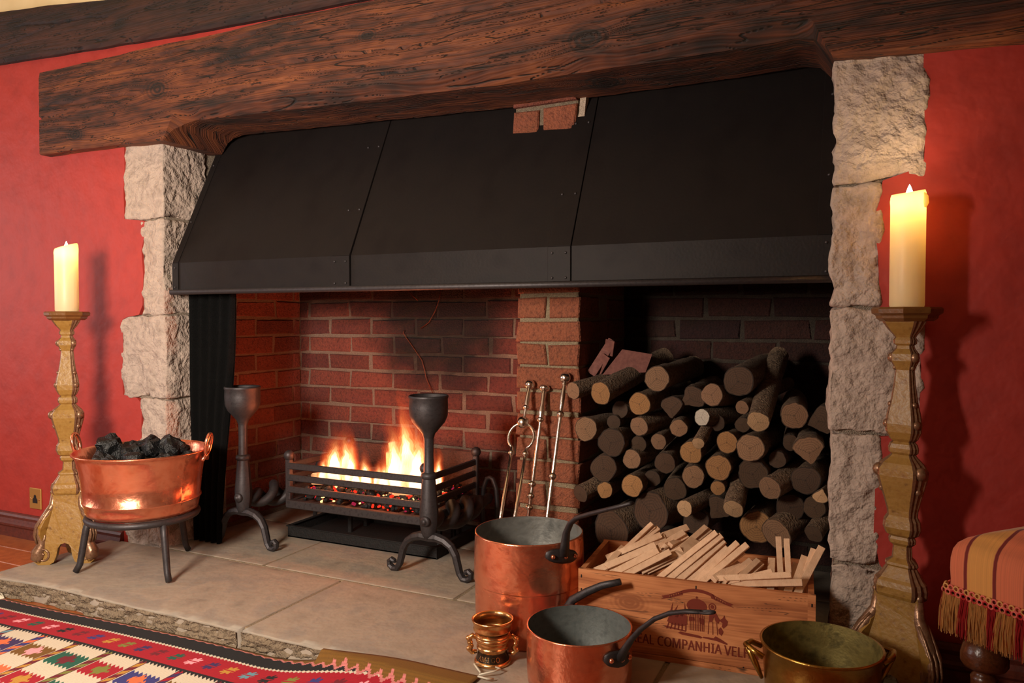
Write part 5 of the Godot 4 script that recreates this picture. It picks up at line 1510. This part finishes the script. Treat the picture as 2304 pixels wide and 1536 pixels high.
func pots():
	var t = thing("copper_stockpot", "tall copper stockpot with a long iron handle beside the brick pier", "stockpot", Vector3(-0.838, 0, 0.108))
	var s := Shape.new(true)
	var r := 0.1435
	s.lathe([Vector2(0.0, 0.0), Vector2(r * 0.95, 0.0), Vector2(r * 0.975, 0.004), Vector2(r * 0.995, 0.06), Vector2(r * 1.005, 0.138), Vector2(r * 1.005, 0.1385), Vector2(r * 1.005, 0.1395)], 72)
	part(s, "lower_body", M.copper, t)
	s = Shape.new(true)
	s.lathe([Vector2(r * 1.0, 0.139), Vector2(r * 1.014, 0.1405), Vector2(r * 1.014, 0.143), Vector2(r * 1.018, 0.18), Vector2(r * 1.012, 0.23), Vector2(r, 0.265), Vector2(r, 0.269), Vector2(r - 0.003, 0.269)], 72)
	part(s, "upper_body", M.copper, t)
	s = Shape.new(true)
	s.lathe([Vector2(r - 0.003, 0.269), Vector2(r - 0.003, 0.02), Vector2(r - 0.02, 0.006), Vector2(0, 0.006)], 72)
	part(s, "tinned_inside", M.tinned, t)
	iron_handle(t, Vector3(0.852, 0, 0.498).normalized(), r * 1.01, 0.236, [[0.006, 0.238], [0.010, 0.27], [0.016, 0.300], [0.032, 0.326], [0.058, 0.345], [0.11, 0.366], [0.18, 0.392], [0.25, 0.419]], [0.016, 0.013, 0.011, 0.010, 0.0095, 0.009, 0.0085, 0.008], false)
	t = thing("copper_saucepan", "low copper saucepan with a looped iron handle in front of the crate", "saucepan", Vector3(-0.617, 0, 0.318))
	s = Shape.new(true)
	r = 0.120
	s.lathe(pan_shape(r, 0.129, 0.005), 72)
	part(s, "body", M.copper, t)
	s = Shape.new(true)
	s.lathe([Vector2(r - 0.0025, 0.129), Vector2(r - 0.003, 0.02), Vector2(r - 0.02, 0.006), Vector2(0, 0.006)], 72)
	part(s, "tinned_inside", M.dull_tin, t)
	iron_handle(t, Vector3(0.870, 0, 0.392).normalized(), r, 0.090, [[0.006, 0.092], [0.018, 0.115], [0.036, 0.142], [0.062, 0.173], [0.10, 0.207], [0.14, 0.231], [0.18, 0.246], [0.215, 0.255]], [0.015, 0.012, 0.010, 0.009, 0.0085, 0.008, 0.0075, 0.007], true)
	# ladle behind the saucepan
	t = thing("iron_ladle", "dark iron ladle standing behind the saucepan, its curved handle over the crate", "ladle", Vector3(-0.705, 0, 0.205))
	s = Shape.new(true)
	s.tube([Vector3(0.0, 0.015, 0.0), Vector3(0.0, 0.06, -0.005), Vector3(0.006, 0.105, -0.012), Vector3(0.022, 0.132, -0.015), Vector3(0.060, 0.158, -0.016), Vector3(0.100, 0.180, -0.016), Vector3(0.146, 0.196, -0.016)], [0.008, 0.010, 0.0115, 0.011, 0.010, 0.009, 0.008], 10, 0.7, Vector3(0, 0, 1))
	part(s, "handle", M.iron, t)
	s = Shape.new(true)
	s.lathe([Vector2(0.0, 0.001), Vector2(0.012, 0.003), Vector2(0.02, 0.012), Vector2(0.022, 0.022), Vector2(0.020, 0.022), Vector2(0.017, 0.013), Vector2(0.0, 0.005)], 20)
	part(s, "bowl", M.iron, t)
	# brass pan
	t = thing("brass_pan", "brass preserving pan with a looped side handle at the end of the crate", "pan", Vector3(-0.102, 0, 0.290))
	s = Shape.new(true)
	r = 0.1165
	s.lathe([Vector2(0.0, 0.0), Vector2(r * 0.85, 0.0), Vector2(r * 0.9, 0.004), Vector2(r * 0.93, 0.06), Vector2(r * 0.965, 0.13), Vector2(r * 0.985, 0.160), Vector2(r + 0.002, 0.164), Vector2(r + 0.003, 0.168), Vector2(r - 0.002, 0.169)], 72)
	part(s, "body", M.brass, t)
	s = Shape.new(true)
	s.lathe([Vector2(r - 0.002, 0.169), Vector2(r * 0.95, 0.13), Vector2(r * 0.9, 0.03), Vector2(r * 0.8, 0.010), Vector2(0, 0.008)], 72)
	part(s, "inside", M.dull_brass, t)
	for m in [[-0.915, 0.20], [0.915, -0.40]]:
		var n := Vector3(m[0], 0, m[1]).normalized()
		var side := Vector3(n.z, 0, -n.x)
		s = Shape.new(true)
		s.tube([n * 0.114 + Vector3(0, 0.140, 0) - side * 0.028, n * 0.135 + Vector3(0, 0.150, 0) - side * 0.022, n * 0.147 + Vector3(0, 0.152, 0), n * 0.135 + Vector3(0, 0.150, 0) + side * 0.022, n * 0.114 + Vector3(0, 0.140, 0) + side * 0.028], 0.006, 8)
		s.tube([n * 0.145 + Vector3(0, 0.150, 0), n * 0.128 + Vector3(0, 0.115, 0), n * 0.115 + Vector3(0, 0.085, 0)], [0.007, 0.007, 0.004], 8, 1.8, side)
		part(s, "side_handle", M.brass, t)
	# bronze mortar
	t = thing("bronze_mortar", "small bright bronze mortar with scrolled handles and raised lettering", "mortar", Vector3(-0.838, 0, 0.322), deg_to_rad(22.0))
	t.scale = Vector3.ONE * 1.06
	s = Shape.new(true)
	s.lathe([Vector2(0.0, 0.0), Vector2(0.040, 0.0), Vector2(0.0425, 0.003), Vector2(0.0415, 0.008), Vector2(0.0385, 0.010)], 48)
	part(s, "foot", M.bronze, t)
	s = Shape.new(true)
	s.lathe([Vector2(0.0385, 0.010), Vector2(0.0365, 0.016), Vector2(0.0335, 0.024), Vector2(0.0325, 0.030), Vector2(0.0335, 0.034)], 48)
	part(s, "waist", M.dark_bronze, t)
	s = Shape.new(true)
	s.lathe([Vector2(0.0335, 0.034), Vector2(0.0368, 0.036), Vector2(0.0368, 0.039), Vector2(0.0345, 0.041), Vector2(0.0352, 0.050), Vector2(0.0385, 0.052), Vector2(0.039, 0.056), Vector2(0.037, 0.059), Vector2(0.0405, 0.063), Vector2(0.0405, 0.066), Vector2(0.038, 0.068), Vector2(0.040, 0.075), Vector2(0.0440, 0.077), Vector2(0.0445, 0.080), Vector2(0.0425, 0.083), Vector2(0.0455, 0.094), Vector2(0.0478, 0.098), Vector2(0.0478, 0.101), Vector2(0.046, 0.102), Vector2(0.043, 0.097), Vector2(0.040, 0.075), Vector2(0.033, 0.03), Vector2(0.02, 0.016), Vector2(0.0, 0.013)], 56)
	part(s, "bowl", M.bronze, t)
	for m in [-1.0, 1.0]:
		s = Shape.new(true)
		s.tube([Vector3(0.034 * m, 0.054, 0), Vector3(0.046 * m, 0.060, 0), Vector3(0.053 * m, 0.054, 0), Vector3(0.053 * m, 0.044, 0), Vector3(0.049 * m, 0.036, 0), Vector3(0.053 * m, 0.028, 0), Vector3(0.047 * m, 0.022, 0), Vector3(0.036 * m, 0.024, 0)], [0.004, 0.006, 0.007, 0.0055, 0.006, 0.007, 0.006, 0.004], 10)
		s.ball(Vector3(0.056 * m, 0.054, 0), 0.006, 10)
		s.ball(Vector3(0.055 * m, 0.030, 0), 0.0058, 10)
		s.ball(Vector3(0.052 * m, 0.044, 0), 0.0068, 10)
		part(s, "scroll_handle", M.bronze, t)
	var st := SurfaceTool.new()
	st.begin(Mesh.PRIMITIVE_TRIANGLES)
	var word := "AMIGO"
	for k in word.length():
		var tm := TextMesh.new()
		var f := SystemFont.new()
		f.font_names = PackedStringArray(["Droid Serif"])
		tm.font = f
		tm.text = word[k]
		tm.font_size = 32
		tm.pixel_size = 0.00042
		tm.depth = 0.0012
		var a := (k - 2.6) * 0.30
		st.append_from(tm, 0, Transform3D(Basis(Vector3.UP, a) * Basis(Vector3.RIGHT, -0.30), Vector3(sin(a) * 0.0362, 0.0185, cos(a) * 0.0362)))
	part(st.commit(), "raised_lettering", M.bronze, t)

func stool():
	var turn := deg_to_rad(-40.5)
	var t = thing("footstool", "striped gold and salmon upholstered footstool with fringe and turned wooden legs", "footstool", Vector3(0.421, -0.06, 0.319), turn)
	var W := 0.50
	var D := 0.35
	# cloth stripes along the depth
	var im := Image.create(512, 64, false, Image.FORMAT_RGB8)
	var n := FastNoiseLite.new()
	n.seed = 3
	n.frequency = 0.2
	for i in 512:
		for j in 64:
			var x := fposmod(i / 512.0 * 9.0 + 0.32, 2.0)
			var e := fposmod(x, 1.0)
			var c := srgb(204, 112, 78) if x < 1.0 else srgb(206, 148, 78)
			if e < 0.10:
				c = srgb(112, 28, 26)
			elif e < 0.125 or e > 0.975:
				c = srgb(176, 104, 70)
			c = c * (1.0 + 0.10 * n.get_noise_2d(i * 2.0, j * 0.4) + 0.05 * sin(j * 3.0))
			im.set_pixel(i, j, c)
	var m := mat("striped_cloth", Color.WHITE, 0.85)
	m.albedo_texture = ImageTexture.create_from_image(im)
	m.rim_enabled = true
	m.rim = 0.3
	var s := Shape.new(true)
	var hx := W / 2
	var hz := D / 2
	var y0 := 0.374
	# cushion: side band and crowned top as one skin, stripes carried over from the band to the top
	var prof := [[1.0, 0.0], [1.0, 0.02], [1.005, 0.04], [1.003, 0.060], [0.99, 0.078], [0.965, 0.090], [0.92, 0.100], [0.82, 0.113], [0.65, 0.128], [0.45, 0.138], [0.22, 0.144], [0.001, 0.146]]
	var edge := []
	for k in 112:   # rounded rectangle
		var a := TAU * k / 112
		var cx := cos(a)
		var cz := sin(a)
		var e := 0.10
		edge.append(Vector2(signf(cx) * pow(absf(cx), e) * hx, signf(cz) * pow(absf(cz), e) * hz))
	for k in edge.size():
		var a: Vector2 = edge[k]
		var b: Vector2 = edge[(k + 1) % edge.size()]
		for j in prof.size() - 1:
			var P := func(q: Vector2, w: Array): return Vector3(q.x * w[0], y0 + w[1], q.y * w[0])
			var U := func(q: Vector3): return Vector2(q.x / W + 0.5, q.z)
			var p0: Vector3 = P.call(a, prof[j])
			var p1: Vector3 = P.call(b, prof[j])
			var p2: Vector3 = P.call(b, prof[j + 1])
			var p3: Vector3 = P.call(a, prof[j + 1])
			s.quad(p1, p0, p3, p2, U.call(p1), U.call(p0), U.call(p3), U.call(p2))
	part(s, "cushion", m, t)
	s = Shape.new()
	s.box(Transform3D(Basis(), Vector3(0, y0 - 0.012, 0)), Vector3(W - 0.03, 0.03, D - 0.03), 0.004)
	part(s, "seat_frame", M.dark_oak, t)
	# braid of small loops round the lower edge, and hanging fringe
	rng.seed = 5
	var braid := Shape.new(true)
	var fringe := Shape.new()
	var gold := lin(206, 154, 92)
	var red := lin(176, 40, 44)
	var pink := lin(214, 106, 96)
	for side in [[Vector3(-hx, 0, hz), Vector3.RIGHT, W, Vector3(0, 0, 1)], [Vector3(-hx, 0, -hz), Vector3.BACK, D, Vector3(-1, 0, 0)], [Vector3(hx, 0, hz), Vector3.FORWARD, D, Vector3(1, 0, 0)]]:
		var len: float = side[2]
		var nn: Vector3 = side[3]
		for k in int(len / 0.0105):
			var c: Vector3 = side[0] + side[1] * (0.0105 * (k + 0.5)) + nn * 0.004 + Vector3(0, y0 + 0.002, 0)
			var bs := Basis(side[1], nn, Vector3.UP)
			braid.col = pink if k % 2 else gold
			braid.torus(Transform3D(bs, c + Vector3(0, 0.005, 0)), 0.0048, 0.0017, 10, 5)
			braid.col = red if k % 2 else pink
			braid.torus(Transform3D(bs, c + side[1] * 0.005 - Vector3(0, 0.004, 0) + nn * 0.001), 0.0048, 0.0017, 10, 5)
		for k in int(len / 0.0006):
			var u := (k + rng.randf()) * 0.0006
			fringe.col = (red if fposmod(u, 0.052) > 0.036 else gold) * rng.randf_range(0.75, 1.15)
			var a: Vector3 = side[0] + side[1] * minf(u, len) + nn * (0.002 + rng.randf() * 0.004) + Vector3(0, y0 - 0.004, 0)
			var b: Vector3 = a + Vector3(0, -0.066 - rng.randf() * 0.012, 0) + nn * rng.randf_range(-0.002, 0.010) + side[1] * rng.randf_range(-0.005, 0.005)
			fringe.tube([a, (a + b) / 2 + nn * 0.003, b], 0.0007, 3)
	part(braid, "braid", M.fringe, t)
	var fr = part(fringe, "fringe", M.fringe, t)
	fr.set_meta("kind", "stuff")
	for q in [[-1, 1], [1, 1], [-1, -1], [1, -1]]:
		s = Shape.new(true)
		s.lathe([Vector2(0.0, 0.0), Vector2(0.020, 0.0), Vector2(0.022, 0.02), Vector2(0.018, 0.05), Vector2(0.0225, 0.08), Vector2(0.0225, 0.205), Vector2(0.0235, 0.213), Vector2(0.020, 0.218), Vector2(0.0165, 0.222), Vector2(0.018, 0.230), Vector2(0.036, 0.234), Vector2(0.0405, 0.242), Vector2(0.0405, 0.256), Vector2(0.036, 0.274), Vector2(0.026, 0.288), Vector2(0.014, 0.296), Vector2(0.014, 0.37)], 32, Transform3D(Basis(), Vector3(q[0] * (hx - 0.048), 0, q[1] * (hz - 0.048))))
		part(s, "leg", M.dark_oak, t)

func rug_image() -> ImageTexture:
	var w := 1400
	var h := 700
	var L := 1.72
	var V := 0.86
	var cream := srgb(200, 188, 166)
	var black := srgb(26, 24, 26)
	var red := srgb(154, 16, 34)
	var pink := srgb(192, 112, 108)
	var olive := srgb(112, 76, 24)
	var green := srgb(26, 84, 66)
	var blue := srgb(52, 52, 112)
	var plum := srgb(56, 40, 84)
	var orange := srgb(214, 104, 62)
	var rose := srgb(222, 150, 158)
	var maroon := srgb(104, 24, 36)
	var gold := srgb(178, 130, 50)
	var sage := srgb(116, 118, 50)
	var sky := srgb(96, 138, 150)
	var pairs := [[green, maroon], [red, blue], [plum, orange], [olive, rose], [green, maroon], [red, sage], [blue, orange], [olive, rose], [plum, orange], [red, green], [rose, blue], [black, maroon], [orange, black], [red, gold], [green, rose]]
	var petals := [black, sage, blue, maroon, rose, green, rose, black, maroon, blue, gold, sage, plum, maroon, green, rose, plum, gold, sky]
	var n := FastNoiseLite.new()
	n.seed = 2
	n.frequency = 0.5
	var im := Image.create(w, h, false, Image.FORMAT_RGB8)
	for j in h:
		var v := V * j / h
		for i in w:
			var u := L * i / w
			var c := cream
			var edge := 0.005 + 0.048 * smoothstep(1.15, 1.6, u)
			var tooth := absf(fposmod(u / 0.034, 1.0) - 0.5) * 2.0
			var big := smoothstep(1.0, 1.5, u)
			var zig := edge + (floorf(tooth * 4.0) / 4.0) * (0.004 + 0.018 * big)
			if v < zig:
				c = olive
			elif v < zig + 0.0035 + 0.0085 * big:
				c = pink
			elif v < 0.052 + 0.005 * absf(fposmod(u / 0.0125, 1.0) - 0.5) * 2.0:
				c = black
			elif v < 0.0585 + 0.005 * absf(fposmod(u / 0.0125 + 0.3, 1.0) - 0.5) * 2.0:
				c = cream
			elif v < 0.134:
				c = red
				var k := int(u / 0.062)
				var p := Vector2(fposmod(u, 0.062) - 0.031, v - 0.096)
				p = p + Vector2(p.y * 0.5, 0)
				var a := p.angle()
				var rr := 0.0195 * (0.55 + 0.45 * absf(cos(a * 4.0)))
				if p.length() < rr and absf(p.y) > 0.0022:
					c = petals[k % petals.size()]
			elif v < 0.1405 + 0.012 * fposmod(u / 0.013, 1.0):
				c = black
			else:
				# columns of stepped lozenges between narrow flecked bands
				var uu := u - 0.045
				var k := int(floorf(uu / 0.131))
				var x := fposmod(uu, 0.131)
				if x < 0.027:
					if x < 0.003 or x > 0.024:
						c = cream
					elif x < 0.0055 or x > 0.0215:
						c = maroon.lerp(black, 0.4)
					else:
						var q := int(floorf((v + x * 0.9) / 0.021)) + k
						var two := [[gold, maroon], [red, plum], [sky, maroon], [orange, blue], [gold, maroon], [sage, maroon]]
						c = two[k % 6][posmod(q, 2)]
				else:
					var xx := (x - 0.027) / 0.104
					var row := (v - 0.148) / 0.118
					var r := int(floorf(row))
					var y := row - r
					var saw := 0.11 * fposmod(xx * 7.0, 1.0)
					var pr: Array = pairs[posmod(k + r * 9, pairs.size())]
					if y > 0.33 + saw and y < 0.86 + saw * 0.9:
						c = pr[0]
						var d := absf(xx - 0.5) * 1.5 + absf(y - 0.64) * 1.6
						if floorf(d * 9.0) / 9.0 < 0.38 + 0.06 * signf(sin(xx * 44.0)):
							c = pr[1]
			c = c * (1.0 + 0.10 * n.get_noise_2d(i * 1.3, j * 1.3) + 0.06 * sin(j * 1.9))
			im.set_pixel(i, j, Color(clampf(c.r, 0, 1), clampf(c.g, 0, 1), clampf(c.b, 0, 1)))
	return ImageTexture.create_from_image(im)

func rug():
	var m := mat("kilim", Color.WHITE, 0.95)
	m.albedo_texture = rug_image()
	m.heightmap_enabled = true
	m.heightmap_texture = ntex(71, 0.2, [], 2)
	m.heightmap_scale = 0.03
	var L := 1.72
	var V := 0.86
	var x0 := -2.545
	var s := Shape.new(true)
	var top := func(u: float, w: float):
		var x := x0 + u * L + 0.05 * (1.0 - w) * smoothstep(0.12, 0.0, u) * 1.0
		var v := w * V
		var z := 0.474 - 0.018 * smoothstep(-2.5, -1.9, x) - 0.045 * smoothstep(-1.35, -1.0, x) + v
		var lift := 0.012 * smoothstep(-2.3, -1.5, x) + 0.042 * smoothstep(-1.42, -1.08, x)
		# the weave leans on the edge of the hearth and rides up on to it at one end
		var y := -0.0545 + lift * exp(-pow(v / 0.11, 2.0)) + 0.006 * maxf(0.0, noise.get_noise_2d(x * 420.0, z * 300.0)) * smoothstep(0.1, 0.25, v)
		if z < 0.462 and x > -1.25:
			y = maxf(y, 0.0055)
		return Vector3(x, y, z)
	var nu := 150
	var nv := 90
	for j in nv:
		for i in nu:
			var q := []
			for c in [[0, 0], [1, 0], [1, 1], [0, 1]]:
				var u := float(i + c[0]) / nu
				var w := float(j + c[1]) / nv
				q.append([top.call(u, w), Vector2(u, w)])
			s.quad(q[3][0], q[2][0], q[1][0], q[0][0], q[3][1], q[2][1], q[1][1], q[0][1])
			var d := Vector3(0, -0.004, 0)
			if j == 0:
				s.quad(q[0][0] + d, q[0][0], q[1][0], q[1][0] + d, q[0][1], q[0][1], q[1][1], q[1][1])
			if i == 0:
				s.quad(q[3][0] + d, q[3][0], q[0][0], q[0][0] + d, q[3][1], q[3][1], q[0][1], q[0][1])
			if i == nu - 1:
				s.quad(q[1][0] + d, q[1][0], q[2][0], q[2][0] + d, q[1][1], q[1][1], q[2][1], q[2][1])
	var t = thing("kilim_rug", "flat-woven kilim with red flowered border and stepped lozenges before the hearth", "rug")
	part(s, "weave", m, t)
	# warp tassels at the two ends
	rng.seed = 15
	var fr := Shape.new()
	for k in 260:
		var w := rng.randf_range(0.0, 0.28)
		var a: Vector3 = top.call(0.0, w)
		var d := Vector3(-rng.randf_range(0.02, 0.06), rng.randf_range(0.001, 0.012), rng.randf_range(-0.015, 0.015))
		fr.tube([a, a + d * 0.5 + Vector3(0, 0.006, 0), a + d], 0.0011, 4)
	var o = part(fr, "warp_fringe", M.tassel, t)
	o.set_meta("kind", "stuff")
	fr = Shape.new(true)
	for q in [[Vector3(-0.828, 0.008, 0.412), Vector3(-0.800, 0.014, 0.395), Vector3(-0.792, 0.012, 0.372), Vector3(-0.815, 0.006, 0.355)], [Vector3(-0.83, 0.008, 0.40), Vector3(-0.862, 0.010, 0.372), Vector3(-0.85, 0.006, 0.352), Vector3(-0.84, 0.004, 0.362)], [Vector3(-0.826, 0.008, 0.42), Vector3(-0.80, 0.01, 0.425), Vector3(-0.79, 0.006, 0.412)]]:
		fr.tube(q, 0.0022, 6)
	part(fr, "knotted_tassel", M.tassel, t)

func small_things():
	var t = thing("wall_socket", "square brass socket plate with a dark keyhole-shaped opening above the skirting", "socket", Vector3(-3.066, 0.106, 0.0))
	var s := Shape.new()
	s.box(Transform3D(Basis(), Vector3(0, 0, 0.002)), Vector3(0.072, 0.084, 0.006), 0.002)
	part(s, "plate", M.socket_brass, t)
	s = Shape.new()
	s.prism(PackedVector2Array([Vector2(-0.015, -0.018), Vector2(0.015, -0.018), Vector2(0.015, -0.004), Vector2(0.008, 0.004), Vector2(0.007, 0.012), Vector2(0.0, 0.017), Vector2(-0.007, 0.012), Vector2(-0.008, 0.004), Vector2(-0.015, -0.004)]), 0.004, 0.0056)
	part(s, "opening", M.socket_dark, t)
	for x in [-0.026, 0.026]:
		s = Shape.new(true)
		s.ball(Vector3(x, -0.002, 0.005), Vector3(0.004, 0.004, 0.002), 10)
		part(s, "screw", M.bronze, t)
	var lines := [["long thin copper wire hanging down the smoke-stained brick above the fire", [Vector3(-1.788, 0.784, -0.738), Vector3(-1.792, 0.772, -0.735), Vector3(-1.780, 0.755, -0.736), Vector3(-1.745, 0.714, -0.736), Vector3(-1.702, 0.660, -0.736), Vector3(-1.690, 0.620, -0.738), Vector3(-1.681, 0.585, -0.736), Vector3(-1.645, 0.517, -0.738)]], ["curved copper wire dangling from under the hood over the smoke stain", [Vector3(-1.605, 0.96, -0.735), Vector3(-1.62, 0.90, -0.735), Vector3(-1.638, 0.861, -0.737), Vector3(-1.668, 0.815, -0.737), Vector3(-1.708, 0.790, -0.738)]], ["short end of copper wire poking out below the hood", [Vector3(-1.775, 0.955, -0.735), Vector3(-1.745, 0.925, -0.736), Vector3(-1.721, 0.905, -0.737)]]]
	for q in lines:
		s = Shape.new(true)
		s.tube(q[1], 0.0016, 6)
		tag(part(s, "copper_wire", M.wire), q[0], "wire", "loose wires at the back of the fireplace")

func key_lamp(at: Vector3, aim: Vector3, size: float, color: Color, energy: float):
	# photographer's lamp beside the camera: housing, glowing front and the light it gives
	var xf := Transform3D(Basis(), at).looking_at(aim, Vector3.UP)
	var t = thing("studio_lamp", "photographer's square soft lamp on a black stand, out of the picture", "lamp")
	var s := Shape.new()
	var h := size / 2.0 + 0.01
	s.quad(xf * Vector3(-h, -h, 0), xf * Vector3(-h, h, 0), xf * Vector3(-0.06, 0.06, 0.22), xf * Vector3(-0.06, -0.06, 0.22))
	s.quad(xf * Vector3(h, h, 0), xf * Vector3(h, -h, 0), xf * Vector3(0.06, -0.06, 0.22), xf * Vector3(0.06, 0.06, 0.22))
	s.quad(xf * Vector3(-h, h, 0), xf * Vector3(h, h, 0), xf * Vector3(0.06, 0.06, 0.22), xf * Vector3(-0.06, 0.06, 0.22))
	s.quad(xf * Vector3(h, -h, 0), xf * Vector3(-h, -h, 0), xf * Vector3(-0.06, -0.06, 0.22), xf * Vector3(0.06, -0.06, 0.22))
	s.box(xf * Transform3D(Basis(), Vector3(0, 0, 0.27)), Vector3(0.13, 0.13, 0.12), 0.004)
	part(s, "housing", M.soot_black, t)
	s = Shape.new()
	s.box(xf * Transform3D(Basis(), Vector3(0, 0, 0.002)), Vector3(size, size, 0.004), 0.001)
	var g := mat("lamp_front", Color.WHITE, 0.8)
	g.emission_enabled = true
	g.emission = color
	g.emission_energy_multiplier = 2.0
	part(s, "lamp_diffuser", g, t)
	s = Shape.new(true)
	var b: Vector3 = xf * Vector3(0, 0, 0.27)
	s.tube([Vector3(b.x, -0.02, b.z), b], 0.012, 10)
	for k in 3:
		var a := TAU * k / 3.0 + 0.4
		s.tube([Vector3(b.x, 0.35, b.z), Vector3(b.x + cos(a) * 0.3, -0.05, b.z + sin(a) * 0.3)], 0.009, 8)
	part(s, "stand", M.soot_black, t)
	var l := AreaLight3D.new()
	l.name = "lamp_light"
	l.area_size = Vector2(size, size)
	l.light_color = color
	l.light_energy = energy
	l.area_range = 12.0
	l.area_attenuation = 2.0
	l.shadow_enabled = true
	t.add_child(l)
	l.transform = xf * Transform3D(Basis(), Vector3(0, 0, -0.004))

func _ready():
	# camera: 47.7 degrees, looking 25.5 degrees to the side and a little down
	var cam := Camera3D.new()
	cam.name = "camera"
	cam.fov = rad_to_deg(2.0 * atan(768.0 / 1739.0))
	cam.position = Vector3(0, 0.83, 1.97)
	cam.rotation = Vector3(deg_to_rad(-1.68), deg_to_rad(25.5), 0)
	cam.near = 0.05
	cam.far = 30.0
	add_child(cam)
	cam.current = true
	var we := WorldEnvironment.new()
	we.name = "environment"
	var env := Environment.new()
	env.background_mode = Environment.BG_COLOR
	env.background_color = srgb(190, 210, 240)
	env.tonemap_mode = Environment.TONE_MAPPER_LINEAR
	env.tonemap_exposure = 1.0
	env.sdfgi_enabled = true
	env.ssao_enabled = true
	env.ssil_enabled = true
	we.environment = env
	add_child(we)
	noise.seed = 1
	noise.frequency = 0.01
	noise.fractal_type = FastNoiseLite.FRACTAL_FBM
	noise.fractal_octaves = 3
	rough.seed = 9
	rough.frequency = 0.02
	rough.fractal_octaves = 4
	rng.seed = 4
	materials()
	key_lamp(Vector3(-1.36, 1.08, 2.0), Vector3(-2.9, 0.75, 0.0), 0.40, srgb(255, 240, 222), 7.6)
	setting()
	beams()
	hood()
	chain_curtain()
	fire()
	grate()
	andiron("wrought iron cup-topped andiron next to the chain curtain", Vector3(-2.088, 0, -0.135))
	andiron("wrought iron cup-topped andiron at the front corner of the fire, nearer the pier", Vector3(-1.305, 0, -0.145))
	candlestick("tall carved ochre candlestick behind the copper coal tub", Vector3(-2.516, 0.0, 0.235), deg_to_rad(34.0))
	candle("lit cream candle on the candlestick by the coal tub", Vector3(-2.516, 0.8556, 0.235), 0.0365, 0.222, 0.011, 0.035)
	candlestick("tall carved ochre candlestick beside the stone jamb and striped footstool", Vector3(0.050, 0.0, 0.105), deg_to_rad(-24.0))
	candle("lit cream candle on the candlestick by the striped footstool", Vector3(0.050, 0.8556, 0.105), 0.0345, 0.245, 0.006, 0.035)
	coal_tub()
	fire_irons()
	logs()
	crate()
	pots()
	stool()
	rug()
	small_things()
